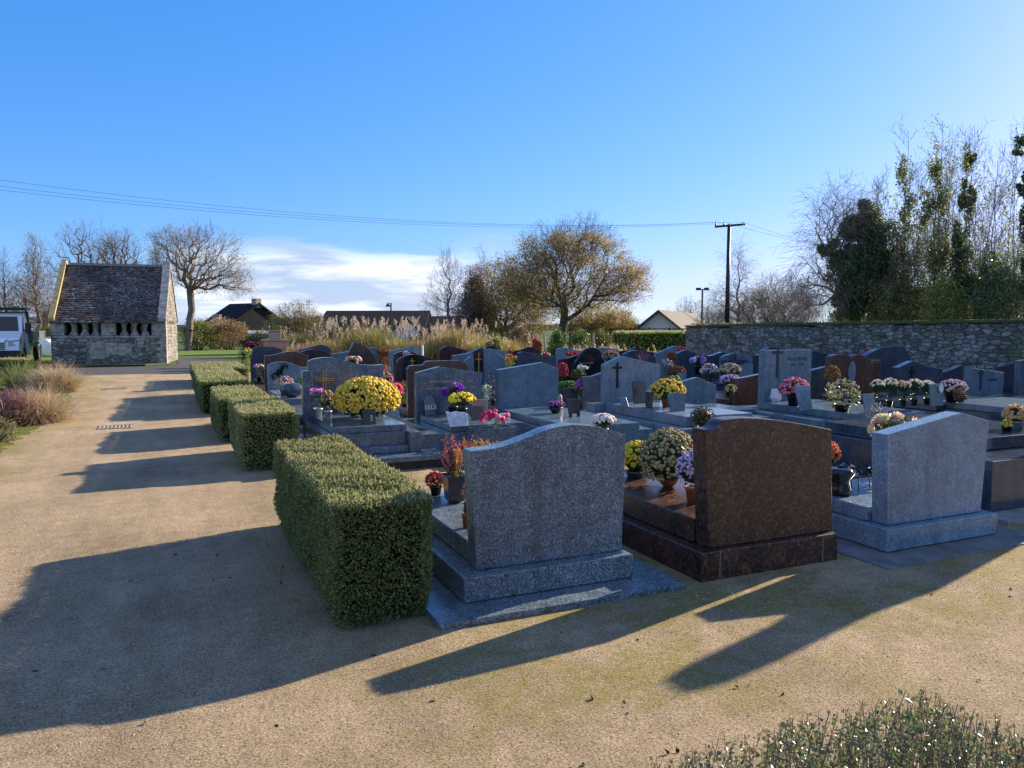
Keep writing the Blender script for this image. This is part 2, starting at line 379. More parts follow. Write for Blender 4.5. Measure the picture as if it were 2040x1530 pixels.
sheet('asphalt_road',[(-30,31.5),(-3.4,30.6),(.4,30.3),(8,30.2),(8,33),(2.5,38),(2.4,47),(.1,47),(.1,37.6),(-5.2,36.4),(-12,39),(-14,47),(-30,47)],.012,M['asphalt'])
sheet('lawn_strip',[(-5.6,36.5),(-4.0,36.3),(-.9,36.9),(-.2,37.8),(.0,44.5),(-5.6,44.5)],.035,M['lawn'])
sheet('lawn_field',[(.1,46.8),(2.0,46.2),(9,44),(9,62),(-3,62),(-3,46.8)],.02,M['lawn'])
sheet('lawn_verge',[(-12,45.5),(-5.2,45.5),(-5.2,60),(-14,60)],.02,M['lawn'])
t=NT('moss_verge'); co=t.co(); c=t.ramp(t.noise(14,6,.7,co),[(.3,(.09,.075,.035)),(.5,(.13,.15,.03)),(.7,(.24,.27,.06))]); t.col(c); t.rough(.9,.1); t.bump(t.noise(70,4,.7,co),1,.03); M['moss']=t.m
edge=[(0,905),(14,890),(40,872),(75,855),(100,840),(122,826),(132,812),(138,795),(146,778),(152,765),(152,748)]
ep=[tuple(G(x,y)[:2]) for x,y in edge]
ep=catmull(ep,6); ep=[(x+.06*sin(i*1.9)+.04*sin(i*4.7),y) for i,(x,y) in enumerate(ep)]
sheet('planting_bed',ep+[(-12,30.8),(-12,11)],.014,M['moss'])
r_=np.random.default_rng(55); k=9000; d_=1.7+5.2*r_.uniform(size=k)**1.3; px_=r_.uniform(-100,2140,k)
P=np.array([CD(a,b) for a,b in zip(px_,d_)]); P[:,2]=.008; P=P[~((P[:,0]>.65)&(P[:,1]>3.75))]
V,Fa=balls(r_,P,r_.uniform(.002,.0048,len(P)),np.tile((0,0,1.),(len(P),1)),.7,ICO1,.15)
tag(MB().add(V,Fa).build('gravel',leafmat(((.3,.2,.12),(.5,.37,.25),(.62,.5,.38),(.16,.1,.06)),0,.9,.1),None),'fine loose gravel scattered over the sandy path in front','gravel',None,'stuff')
k=60; d_=1.8+4.5*r_.uniform(size=k); P=np.array([CD(a,b) for a,b in zip(r_.uniform(-50,2100,k),d_)]); P[:,2]=.012; P=P[~((P[:,0]>.65)&(P[:,1]>3.75))]
V,Fa=leafquads(r_,P,.03,.018,np.tile((.7,.7,.05),(len(P),1)),.5); tag(MB().add(V,Fa).build('leaf_litter',leafmat(((.03,.02,.012),(.07,.04,.02),(.12,.08,.04)),0,.8,.2),None),'dark fallen leaf scraps and bits on the sandy path','leaf litter',None,'stuff')
r_=np.random.default_rng(66); B=[];D=[]
for (x,y) in ((2.75,3.72),(3.3,3.75),(3.9,3.7),(2.2,3.74),(4.35,3.8),(1.35,3.85),(.6,4.6),(.58,5.9),(3.1,3.6),(4.6,3.35),(2.95,4.4),(.6,9.6),(1.9,8.3),(2.6,3.55),(-.3,2.2),(.62,5.2)):
    k=r_.integers(14,40); B.append(np.c_[np.full(k,x),np.full(k,y),np.full(k,.006)]+r_.normal(size=(k,3))*np.array([.05,.03,0])); D.append(np.c_[r_.normal(size=(k,2))*.6,np.ones(k)])
B=np.concatenate(B);D=np.concatenate(D); V,Fa,_,_=blades(r_,B,D,r_.uniform(.02,.06,len(B)),np.full(len(B),.004),1.2,3); V[:,2]=np.maximum(V[:,2],.004)
tag(MB().add(V,Fa).build('weeds',leafmat(((.1,.16,.03),(.2,.28,.06),(.3,.32,.1)),.4),None),'small green grass tufts along the foot of graves and hedge','weeds',None,'stuff')
# kerb of the lawn
m=MB(); a=np.array((-5.4,36.45)); b=np.array((-1.2,36.75))
m.hexa([(a[0],a[1]-.12,0),(b[0],b[1]-.12,0),(b[0],b[1],0),(a[0],a[1],0),(a[0],a[1]-.12,.1),(b[0],b[1]-.12,.1),(b[0],b[1],.1),(a[0],a[1],.1)])
tag(m.build('kerb',M['darkfound']),None,None,None,'structure')
# hills
t=NT('wooded_hill'); co=t.co(); c=t.ramp(t.noise(.06,6,.7,co),[(.35,(.022,.045,.05)),(.6,(.05,.075,.06)),(.72,(.1,.12,.07))]); t.col(c); t.rough(1,.0); M['hill']=t.m
def hill(px0,px1,d,ytop,seed):
    r=np.random.default_rng(seed); m=MB(); n=90; V=[]
    for i in range(n+1):
        u=i/n; px=px0+(px1-px0)*u; e=sin(pi*u)**.35 if 0<u<1 else 0
        top=ZD(ytop-4*sin(u*5+seed)-2*sin(u*13),d)*e+r.uniform(0,1.4)*e
        for k,(dd,zz) in enumerate(((-60,0),(-30,.6),(0,1),(90,0))):
            p=CD(px,d+dd); V.append((p[0],p[1],top*zz*(1+r.uniform(-.03,.03))))
    Fs=[(i*4+k,(i+1)*4+k,(i+1)*4+k+1,i*4+k+1) for i in range(n) for k in range(3)]
    m.add(V,Fs); return tag(m.build('hills',M['hill']),None,None,None,'structure')
hill(380,1000,520,628,3); hill(-400,420,600,640,5); hill(900,2500,700,643,9)

# ------------------------------------------------------------------ gravestones
def outline(pts,Y,mode='c',k=5):
    q=[PY(x,y,Y) for x,y in pts]
    return catmull(q,k) if mode=='c' else q
def slabstone(T,pts,Y,zb,th,mat,mode='c',name='headstone',xb=None,bev=.006):
    q=outline(pts,Y,mode); x0,x1=q[0][0],q[-1][0]
    if xb: x0,x1=xb
    poly=[(x0,zb)]+[(x1,zb)]+q[::-1]
    return MB().prism_xz(poly,Y,Y+th).build(name,mat,T,bevel=bev)
def boxp(T,name,x0,x1,y0,y1,z0,z1,mat,bev=.006):
    return MB().box(x0,x1,y0,y1,z0,z1).build(name,mat,T,bevel=bev)
def cross_bm(m,x,y,z,w,h,t,arm=.3,d=None):   # latin cross, base at z
    d=d or t
    m.box(x-t/2,x+t/2,y-d,y,z,z+h); za=z+h*(1-arm)
    m.box(x-w/2,x-t/2,y-d,y,za-t/2,za+t/2); m.box(x+t/2,x+w/2,y-d,y,za-t/2,za+t/2)
GG='granite grave monuments in the rows'
def grave(label,pts,Y,mat,mode='c',zb=.3,th=.1,face='us',slab=1.9,smat=None,base=.3,wide=.12,slabz=.1,xr=None):
    q=[PY(x,y,Y) for x,y in pts]; x0,x1=q[0][0],q[-1][0]
    if xr: x0,x1=xr
    cxm=(x0+x1)/2
    T=thing('grave',label,'grave',(cxm,Y,0),GG)
    slabstone(T,pts,Y,zb,th,mat,mode)
    sm=smat or mat
    if face=='us': ya,yb=Y-slab,Y-.02
    else: ya,yb=Y+th+.02,Y+th+slab
    boxp(T,'base_block',x0-wide,x1+wide,min(ya,Y-.06),max(yb,Y+th+.06),.0,zb,sm)
    if slab>0: boxp(T,'ledger_slab',x0,x1,ya+.1 if face=='us' else ya,yb if face=='us' else yb-.1,zb+.003,zb+slabz,sm)
    return T,x0,x1

# ---- front row, backs towards the camera
T=thing('grave','mottled grey granite grave with rounded wavy headstone back, beside the nearest clipped hedge','grave',(2.1,4.4,0),GG)
boxp(T,'foundation_plate',1.27,2.9,3.8,5.95,0,.045,M['g1'],.004)
boxp(T,'base_block',1.5,2.66,4.03,5.85,.048,.2,M['g1'],.008)
slabstone(T,[(938,900),(944,898.5),(977,894.5),(1011,887),(1053,871.7),(1090,856.5),(1120,849),(1154,846.8),(1190,850.4),(1221,858),(1246.6,867)],4.13,.203,.13,M['g1'],xb=(1.615,2.635),bev=.006)
boxp(T,'ledger_slab',1.63,2.6,4.28,5.72,.204,.33,M['g1'],.008)
T=thing('grave','dark red-brown polished granite grave, wide headstone with one scooped corner, second in front row','grave',(3.6,4.2,0),GG)
boxp(T,'base_block',3.07,4.27,3.86,5.8,.0,.2,M['brown'],.006)
MB().box(3.215,3.223,3.855,3.86,0,.2).build('joint_strip',M['darkconc'],T); MB().box(4.12,4.128,3.855,3.86,0,.2).build('joint_strip',M['darkconc'],T)
slabstone(T,[(1405,856),(1421,855.5),(1430,851),(1436,843),(1443,837.5),(1455,835),(1490,833),(1540,836),(1600,845),(1657,856)],3.92,.203,.14,M['brown'],xb=(3.18,4.28))
boxp(T,'ledger_slab',3.17,4.2,4.08,5.75,.204,.37,M['brown'],.008)
T=thing('grave','pale grey granite grave with asymmetric pointed headstone, third in front row','grave',(5.3,4.1,0),GG)
boxp(T,'foundation_plate',4.4,6.2,3.55,5.9,0,.018,M['darkconc'],.004)
boxp(T,'base_block',4.69,5.93,3.8,5.75,.025,.19,M['light'],.006)
slabstone(T,[(1768,866),(1916,822),(1971,838)],3.88,.193,.14,M['light'],'l',xb=(4.79,5.84))
boxp(T,'ledger_slab',4.76,5.88,4.04,5.7,.194,.3,M['light'],.006)
T=thing('grave','dark polished low granite tomb at the right end of the front row','grave',(7.2,4.9,0),GG)
boxp(T,'foundation_plate',6.3,8.6,3.95,6.4,0,.05,M['concrete'])
boxp(T,'base_block',6.45,8.5,4.2,6.3,.053,.5,M['dblue'])
boxp(T,'ledger_slab',6.6,8.4,4.62,6.2,.503,.62,M['dblue'])
MB().prism_xz([(7.55,.503),(8.5,.503),(8.5,1.75),(8.2,1.92),(8.15,2.3),(8.05,2.42),(7.8,2.42),(7.7,2.3),(7.66,1.95),(7.55,1.85)],4.3,4.45).build('headstone',M['dblue'],T,bevel=.006)

# ---- second row, facing the camera
T=thing('grave','speckled blue-grey granite grave with wavy headstone, gilt cross and huge yellow chrysanthemum','grave',(2.15,9.8,0),GG)
boxp(T,'foundation_block',1.42,2.9,8.45,11.0,0,.1,M['darkfound'])
boxp(T,'foundation_plate',1.4,2.93,8.42,11.0,.103,.165,M['blue'])
boxp(T,'curb',1.56,1.7,8.7,10.45,.168,.41,M['blue']); boxp(T,'curb',2.55,2.69,8.7,10.45,.168,.41,M['blue'])
boxp(T,'front_panel',1.703,2.547,8.84,10.45,.168,.411,M['blue'])
boxp(T,'front_step',1.703,2.547,8.74,8.817,.168,.25,M['blue'])
boxp(T,'ledger_slab',1.66,2.56,8.86,10.4,.413,.49,M['blue'])
slabstone(T,[(614,720.4),(624,715.6),(638,713),(654,712),(672,714),(693,720.4),(713,725),(734,727),(748,727.5),(764,726)],10.5,.17,.12,M['blue'])
slabstone(T,[(603,739),(622,739)],10.3,.17,.15,M['blue'],'l',name='side_column')
boxp(T,'base_block',1.6,2.75,10.46,10.66,.168,.42,M['blue'])
cxp=PY(646,745,10.5)
m=MB(); x,z=cxp[0],.93
for dx in (-.018,.018): m.box(x+dx-.005,x+dx+.005,10.485,10.499,z-.23,z+.15)
for dz in (-.014,.014): m.box(x-.13,x+.13,10.484,10.498,z+.02+dz-.005,z+.02+dz+.005)
m.box(x-.035,x+.035,10.47,10.499,z-.3,z-.2); m.build('gilt_cross',M['gold'],T)

T=thing('grave','speckled grey granite grave with shallow pointed headstone and two lines of gilt lettering','grave',(3.7,9.8,0),GG)
boxp(T,'foundation_plate',2.95,4.5,8.2,10.9,0,.12,M['blue'])
boxp(T,'base_block',3.0,4.38,8.98,10.75,.123,.33,M['blue'])
boxp(T,'ledger_slab',3.2,4.22,9.02,10.4,.333,.41,M['blue'])
slabstone(T,[(829,743),(876,730.4),(961,743)],10.5,.333,.11,M['blue'],'l')
boxp(T,'curb_block',2.72,3.02,8.95,9.3,.123,.335,M['blue'])
a=PY(898,762,10.5); text_mesh(T,'SESMIN GOEUSSIN 1906 · 1981',.052,a[0],10.497,a[1],M['lettering'])
a=PY(898,774,10.5); text_mesh(T,'JEAN CHARLES          L. 1903 · 2003',.052,a[0],10.497,a[1]-.01,M['lettering'])
MB().lathe([(.012,0),(.012,.004)],(0,0,0),10).build('gilt_dot',M['gold'],T,local=True).location=(PY(877,740,10.5)[0]-3.7,10.493-9.8,PY(877,740,10.5)[1])

T=thing('grave','plain light blue-grey granite grave with off-centre pointed headstone, no lettering','grave',(5.0,9.5,0),GG)
boxp(T,'foundation_plate',4.15,5.85,7.95,10.9,0,.1,M['blue2'])
boxp(T,'base_block',4.3,5.62,8.1,10.75,.103,.36,M['blue2'])
boxp(T,'ledger_slab',4.42,5.42,8.1,10.35,.363,.45,M['blue2'])
slabstone(T,[(993,737),(1081.7,722),(1112.5,734)],10.5,.363,.12,M['blue2'],'l')
boxp(T,'curb_block',5.63,5.95,8.75,9.15,.103,.3,M['blue2'])

T=thing('grave','light grey granite grave with pointed headstone bearing a dark bronze cross','grave',(6.8,9.6,0),GG)
boxp(T,'foundation_plate',5.95,7.95,7.9,10.9,0,.09,M['grey'])
boxp(T,'base_block',6.1,7.7,8.1,10.8,.093,.32,M['grey'])
boxp(T,'ledger_slab',6.3,7.45,8.3,10.4,.323,.46,M['grey'])
boxp(T,'plinth',6.12,7.5,10.42,10.72,.323,.44,M['grey'])
slabstone(T,[(1205,727),(1239,709.5),(1316,727)],10.5,.443,.13,M['grey'],'l')
a=PY(1229,770,10.5); m=MB(); cross_bm(m,a[0],10.495,a[1]-.02,.17,.42,.03,.22,.02); m.lathe([(.0,-.02),(.05,0),(.05,.02),(0,.03)],(a[0],10.48,a[1]+.31),8)
m.build('bronze_cross',M['bronze'],T)

T=thing('grave','low blue-grey granite grave with small gabled headstone behind the yellow-orange chrysanthemum','grave',(8.1,10.3,0),GG)
boxp(T,'base_block',7.72,8.5,8.9,10.6,0,.3,M['blue2'])
slabstone(T,[(1358,761),(1386,752.5),(1392,752.3),(1427.5,767.6)],10.35,.303,.1,M['blue2'],'l')
boxp(T,'ledger_slab',7.78,8.42,9.3,10.3,.303,.38,M['blue2'])

T=thing('grave','tall square blue-grey granite headstone with engraved cross and dark lettering, on a stepped grave','grave',(9.4,9.0,0),GG)
boxp(T,'foundation_plate',8.15,10.4,6.9,10.2,0,.12,M['blue2'])
boxp(T,'base_block',8.4,10.2,7.1,10.1,.123,.34,M['blue2'])
boxp(T,'ledger_slab',8.75,9.95,7.5,9.6,.343,.45,M['blue2'])
slabstone(T,[(1526,697.5),(1617.5,697)],9.7,.343,.17,M['blue2'],'l')
a=PY(1548,752,9.7); m=MB(); cross_bm(m,a[0],9.696,a[1],.22,.54,.045,.22,.01); m.build('engraved_cross',M['darkletter'],T)
a=PY(1588,718,9.7); text_mesh(T,'Pierre BEAN',.085,a[0],9.697,a[1],M['darkletter'])
a=PY(1588,729,9.7); text_mesh(T,'1925 · 1997',.07,a[0],9.697,a[1],M['darkletter'])

T,x0,x1=grave('brown granite grave with twin-arched headstone and pale oval medallion, right of the tall square stone',[(1656,711),(1662,707.5),(1669,706),(1680,705.5),(1689,707.5),(1696,712),(1702,708),(1708,706.3),(1718,707),(1728,712),(1736,717),(1755,717)],10.1,M['rb'],zb=.36,slab=2.2,th=.14,smat=M['dblue'])
a=PY(1697,741,10.1); MB().prism_xz([(a[0]+.1*cos(i*pi/10)*(1 if True else 1),a[1]+.2*sin(i*pi/10)*abs(sin(i*pi/10))**.3) for i in range(20)],10.09,10.098).build('oval_medallion',M['grey'],T)
T,x0,x1=grave('blue-grey granite grave with pointed headstone sloping right and faint cross, behind white hydrangeas',[(1790,732.5),(1806,725),(1820,719),(1832,723),(1846,728.6),(1862,732.5),(1878,734.5)],9.6,M['dblue'],'l',zb=.34,slab=2.0,th=.14)
a=PY(1815,758,9.6); m=MB(); cross_bm(m,a[0],9.59,a[1]-.1,.13,.36,.035,.25,.008); m.build('engraved_cross',M['black'],T)
T,x0,x1=grave('pale blue granite grave with slanted-top headstone, dark cross and lettering, near the right edge',[(1934,732.5),(2000,742)],9.4,M['blue2'],'l',zb=.3,slab=1.9,th=.14,smat=M['dblue'])
a=PY(1952,778,9.4); m=MB(); cross_bm(m,a[0],9.39,a[1],.14,.4,.04,.16,.008); m.build('engraved_cross',M['darkletter'],T)
a=PY(1976,759,9.4); text_mesh(T,'LE BIHAN',.075,a[0],9.396,a[1],M['darkletter'])
grave('dark granite grave with scooped headstone at the right edge of the picture',[(1990,731),(2003,730),(2014,726),(2021,724),(2036,724)],10.6,M['dblue'],zb=.3)
grave('tall dark granite headstone half cut off by the right edge of the view',[(2032,719),(2048,716),(2065,718)],9.2,M['blue'],zb=.3,slab=1.7)

# ---- backs of the third row
RB=11.5
grave('reddish-brown granite headstone back with stepped rounded shoulders, behind the gilt-lettered stone',[(812,736),(815,731),(821,728),(841,727.4),(846,724),(852.5,719.6),(885,718.5),(917,718),(926,721.5),(931,728),(932.5,736)],RB,M['rb'],zb=.25,face='away',smat=M['rb'])
grave('small mottled grey granite headstone back with rising top, left of the bronze cross grave',[(1162,750.6),(1182,749),(1200,743),(1225,737),(1250,741)],RB,M['blue'],zb=.2,face='away')
grave('plain brown granite headstone back with sloping top, left of the tall square stone',[(1464,753.8),(1471,754),(1490,751),(1513.6,746),(1545,742),(1570,747)],11.2,M['rb'],zb=.2,face='away',th=.14)
grave('large dark blue granite headstone with steep curved shoulder, in front of the stone wall',[(1722,711),(1740,700),(1757.6,693),(1777,689.4),(1799,689.4),(1806.6,699),(1814,716)],11.3,M['dblue'],zb=.2,face='away',th=.16)
grave('dark granite headstone back with peaked top, between two pale stones near the wall',[(1872,743),(1885,740),(1899,735.5),(1914.5,728),(1932,735.5),(1942,737)],10.9,M['dblue'],'l',zb=.2,face='away',th=.14)
grave('dark blue granite headstone with rising edge, just right of the tall square stone',[(1600,741),(1617,738),(1636,733.5),(1656,729),(1672,731)],11.3,M['dblue'],zb=.2,face='away',th=.14)
T=thing('grave','low polished granite tomb without headstone beside the hedges','grave',(1.6,12,0),GG)
boxp(T,'base_block',1.25,2.3,11.4,13.2,0,.2,M['blue']); boxp(T,'ledger_slab',1.3,2.2,11.6,13.1,.3,.36,M['blue']); boxp(T,'support_block',1.4,2.1,11.8,13,.203,.297,M['dblue'])

# ---- fourth row, facing the camera
RC=15.5
T,x0,x1=grave('pale blue granite headstone with wavy top and dark bronze rose, left end by the hedges',[(533,727),(546,722),(565,720.4),(579,723),(597,730),(612,732)],RC,M['grey'],zb=.35,slab=2.3,smat=M['grey'])
a=PY(558,740,RC); V,Fa=leafquads(rng,np.array([(a[0]-.12+.24*u+rng.normal()*.03,RC-.02,a[1]-.12+.26*u+rng.normal()*.03) for u in rng.uniform(0,1,70)]),.07,.04); MB().add(V,Fa).build('bronze_rose',M['bronze'],T)
T,x0,x1=grave('black granite headstone with curved crest and small gilt cross, behind the reddish-brown stone',[(803,713),(809.4,708),(822,706),(835,707),(848.6,712),(858,714.5),(878,716)],RC,M['black'],zb=.3)
slabstone(T,[(788,745),(790,725),(795,715),(803,711)],RC+.02,.3,.08,M['maroon'],name='side_wing')
a=PY(821,725,RC); m=MB(); cross_bm(m,a[0],RC-.004,a[1]-.04,.11,.16,.014,.35,.01); m.build('gilt_cross',M['gold'],T)
T=thing('grave','three-panel granite monument: pale wing, black panel with gilt crucifix, tall pale blade','grave',(4.7,RC,0),GG)
slabstone(T,[(902.5,708.5),(922,705.5),(937,702),(943,699.5)],RC,.35,.1,M['blue2'],name='left_wing')
slabstone(T,[(943.5,699.5),(955,694),(962,691)],RC+.02,.35,.1,M['black'],'l',name='centre_panel')
slabstone(T,[(963.5,695),(971,694.5),(985,701),(1006,714.6)],RC-.02,.35,.1,M['blue2'],name='right_blade')
x0=PY(900,700,RC)[0];x1=PY(1008,700,RC)[0]
boxp(T,'base_block',x0-.08,x1+.08,13.6,RC+.15,0,.35,M['dblue']); 
a=PY(954,725,RC); m=MB(); cross_bm(m,a[0],RC+.015,a[1]-.25,.13,.5,.018,.3,.01); m.build('gilt_crucifix',M['gold'],T)
grave('small pale blue arched granite stone peeping over the reddish-brown stone',[(925,722),(930,716),(936,711.6),(940,711),(944,714)],14.3,M['blue2'],zb=.25,slab=1.2)
grave('dark blue granite headstone with sagging wavy top, above the plain pointed stone',[(1033.7,703.5),(1038,701.5),(1043,700.8),(1057,702),(1070,705),(1084,708),(1096,709),(1107.8,709)],RC,M['dblue'],zb=.3)
T,x0,x1=grave('black polished egg-shaped headstone with engraved names and flower',[(1139.7,736),(1143,726),(1150,717.6),(1158,705),(1168.5,695),(1179,692),(1189,694),(1197,701),(1203,716),(1205,736)],RC,M['black'],zb=.35)
a=PY(1168,725,RC); text_mesh(T,'Yvon LE GUEN',.06,a[0],RC-.003,a[1],M['lettering']); text_mesh(T,'1938 · 2009',.05,a[0],RC-.003,a[1]-.08,M['lettering'])
grave('dark brown granite stone with swept-up wing, left of the black egg-shaped stone',[(1115,715.8),(1126,714.5),(1137.7,711.5),(1148,708),(1157,706)],RC+.25,M['maroon'],zb=.3)
T,x0,x1=grave('dark blue gabled headstone with curved slopes, above the bronze cross grave',[(1242,706),(1255,700),(1270.6,697),(1279,699.5),(1288,703.5),(1306.5,712)],RC,M['dblue'],zb=.3)
grave('pale granite headstone rising to the right beside red chrysanthemums, end of the wall',[(1306.5,702.5),(1317.6,700.6),(1329,695.5),(1338,691.5),(1347,689.4),(1362,690.6)],17.2,M['grey'],zb=.3,face='away')
grave('big dark blue headstone with asymmetric gable, in the shadow of the wall',[(1347,706),(1357,701),(1367,697),(1374,699),(1382,702),(1391,705.5),(1400,707.6),(1412,709)],RC,M['dblue'],zb=.3,th=.14)
grave('dark headstone with sweeping upturned edge, left of the big wooden-looking cross',[(1412,709.5),(1421,707.5),(1429,705),(1436,702.5),(1443,702),(1452,704),(1462,708)],16.2,M['dblue'],zb=.3,face='away',th=.16)
T,x0,x1=grave('pale blue arched headstone with a large dark cross across it, near the stone wall',[(1438,711.5),(1448,707),(1461,705),(1472,705.5),(1483,708),(1499.6,711.5)],14.8,M['blue2'],zb=.3)
a=PY(1462,719.5,14.7); m=MB(); m.box(a[0]-.05,a[0]+.05,14.66,14.74,.3,a[1]+.18); m.box(a[0]-.36,a[0]-.052,14.66,14.74,a[1]-.04,a[1]+.04); m.box(a[0]+.052,a[0]+.42,14.66,14.74,a[1]-.04,a[1]+.04); m.build('granite_cross',M['dblue'],T,bevel=.005)
a=PY(1485,735,14.75); boxp(T,'name_panel',a[0]-.2,a[0]+.2,14.7,14.78,.35,a[1]+.12,M['grey'])
grave('dark headstone with wavy top behind the tall square stone, left shoulder showing',[(1484,709.5),(1495,708.5),(1504,708),(1513.6,706.5),(1530,702)],16,M['dblue'],zb=.3,face='away')
grave('dark headstone whose rounded crest shows above the tall square stone',[(1520,697),(1528,693.5),(1536,691.5),(1543,691),(1553,692.5),(1563,695),(1580,699)],17,M['dblue'],zb=.3,face='away')
grave('dark headstone with curved shoulder showing right of the tall square stone, by the wall',[(1610,700),(1618,699.5),(1628,699.7),(1635,702),(1642,704.5),(1660,707)],15,M['dblue'],zb=.3,face='away')

# ---- fifth row backs and the far rows
grave('brown mottled granite headstone back with smooth hump, behind the bronze rose stone',[(526.7,709),(546,706.7),(565,702),(581.6,700),(597,702.6),(615,709)],16.5,M['rb'],zb=.25,face='away',smat=M['rb'])
T=thing('grave','dark polished headstone shaped like a pointed leaf leaning left','grave',(4.2,16,0),GG)
q=[(694,724),(691,712),(694,704),(700,691.6),(704,684),(706.5,681),(712,683),(720,686),(734,694),(745,708),(753,724.5)]
pp=[PY(x,y,16) for x,y in q]; pp=pp[:6]+catmull(pp[5:],4)[1:]
MB().prism_xz([(pp[0][0],.35)]+[(pp[-1][0],.35)]+pp[::-1],16,16.12).build('headstone',M['maroon'],T,bevel=.008)
boxp(T,'base_block',pp[0][0]-.1,pp[-1][0]+.1,14,16.2,0,.35,M['maroon'])
FR=21
far=[('dark blue headstone with blunt rounded left shoulder, far left of the rows',[(499,716),(501,705),(504,696),(509,691.6),(518.4,690),(535,691),(548.6,695.7),(562,702)],21,'dblue','us'),
('dark brown stone peeping behind the rounded dark blue one, far left',[(532,691),(541,690.7),(549,692.5),(562,696.5)],22.6,'maroon','away'),
('dark teal granite headstone with humped top in front of dry grasses',[(595,696.5),(612,693),(628,688.5),(639,687),(650,689),(658.5,694)],23.5,'dblue','away'),
('low brown humped headstone in front of the dark teal one',[(598,701.5),(610,697.5),(624,696),(638,698),(651,701.5),(664,705)],21.2,'maroon','us'),
('blue granite headstone with wing rising towards the leaf-shaped stone',[(660,705.5),(679,702.6),(690,700.5),(699,697)],20,'blue2','us'),
('blue rectangular stone behind the leaf-shaped headstone',[(729,694),(740,693),(753,693)],21.5,'blue','away'),
('lilac-grey headstone with hump on its right, left of the white post',[(776,699),(795,696),(807,693),(819,689.2),(829,690),(835,694),(837.5,700)],21,'grey','us'),
('brown headstone with rounded left shoulder, left of the black crested stone',[(786,706),(793,702),(803,700),(815,700.5),(830,704)],18.6,'maroon','away'),
('dark maroon headstone with engraved flowers and curved crest, before the tall grasses',[(876,697),(884,691.5),(892.7,689.2),(905.5,691),(917,695),(930,697.5)],21,'maroon','us'),
('black rounded crest showing above the pale blade of the three-panel grave',[(963,694),(970,691),(979,689.6),(988,691.5),(996,696)],22.5,'black','away'),
('grey stone with dipping top behind the three-panel grave',[(975,694),(990,696),(1000,698),(1011,698.5)],20.5,'grey','us'),
('dark brown stone with low hump, left of the red shrub',[(1023.4,699.5),(1037,697),(1045,693.5),(1053,691.3),(1061,691.5),(1068,693.5),(1074,700)],21.5,'maroon','us'),
('lilac-grey headstone with sagging top, left of the egg-shaped stone',[(1109.5,697),(1113,694),(1121,692.8),(1130,694),(1139.7,696.3),(1150,698),(1163,699)],21,'grey','us'),
('lilac-grey headstone whose hump shows right of the egg-shaped stone',[(1185,695),(1193,693),(1201.5,692.5),(1212,693.2),(1222,695),(1233,697)],21,'grey','away'),
('brown wave-topped headstone behind the dark blue gable',[(1236,699.5),(1254,697),(1261,693.8),(1268,692.2),(1275,693),(1283,697),(1292,700.3),(1303,702)],20.5,'maroon','us'),
('low brown headstone by the hedge, right of the lilac-grey one',[(1060,698),(1072,699.5),(1083,700.5),(1092,701)],23,'rb','away'),
]
for lb,pts,Y,mt_,fc in far: grave(lb,pts,Y,M[mt_],zb=.25,face=fc,slab=1.7,th=.1,wide=.06)

# extra granite block grave under flowers, right side
T=thing('grave','dark granite grave slab crowded with pots, below the blue oval plaque','grave',(11.5,8.2,0),GG)
boxp(T,'base_block',11.0,12.9,6.6,8.3,0,.4,M['dblue']); boxp(T,'ledger_slab',11.1,12.8,6.8,8.2,.403,.5,M['blue2'])
T=thing('grave','low dark polished grave slab with gilt-lettered block, behind the pale pointed stone','grave',(5.9,6.6,0),GG)
boxp(T,'foundation_plate',5.6,7.6,6.15,7.9,0,.06,M['concrete']); boxp(T,'base_block',5.75,7.4,6.3,7.7,.063,.32,M['dblue']); boxp(T,'ledger_slab',5.85,7.3,6.5,7.6,.323,.38,M['black'])

# ------------------------------------------------------------------ pots and flowers
def pot(T,x,y,z0,h,r,mat,kind='round',n=18):
    m=MB()
    if kind=='round': m.lathe([(r*.72,0),(r*.95,h*.86),(r*1.05,h*.86),(r*1.05,h),(r*.9,h),(r*.88,h*.9)],(x,y,z0),n)
    elif kind=='square': m.lathe([(r*.75,0),(r*1.1,h),(r*1.0,h),(r*.98,h*.9)],(x,y,z0),4,rot=pi/4)
    elif kind=='bowl': m.lathe([(r*.45,0),(r*.8,h*.4),(r*1.02,h),(r*.94,h),(r*.9,h*.85)],(x,y,z0),n)
    elif kind=='vase': m.lathe([(r*.5,0),(r*.62,h*.1),(r*.95,h*.55),(r*1.0,h*.9),(r*.85,h),(r*.75,h)],(x,y,z0),n)
    o=m.build('pot',mat,T,smooth=(kind!='square')); 
    MB().lathe([(r*.88,0),(r*.88,.004)],(x,y,z0+h*.9),12).build('soil',M['soil'],T).parent=o
    return o
LEAFD=((.02,.045,.012),(.04,.08,.02),(.07,.12,.03))
YELD=((.56,.38,.04),(.68,.47,.06),(.8,.58,.14)); YEL=((.62,.4,.03),(.78,.55,.06),(.85,.66,.12)); YELG=((.5,.42,.03),(.7,.5,.04),(.8,.62,.1))
GOLDM=((.55,.38,.07),(.7,.48,.1),(.78,.55,.2)); RED=((.35,.02,.02),(.5,.04,.04)); PINK=((.6,.1,.2),(.75,.25,.35)); HOT=((.6,.03,.12),(.8,.06,.2),(.85,.2,.3))
LIL=((.45,.32,.55),(.58,.45,.68),(.65,.55,.75)); PUR=((.14,.03,.35),(.25,.06,.5),(.4,.15,.6)); WHT=((.7,.66,.6),(.8,.76,.7)); OLI=((.25,.2,.1),(.4,.33,.16),(.5,.42,.22))
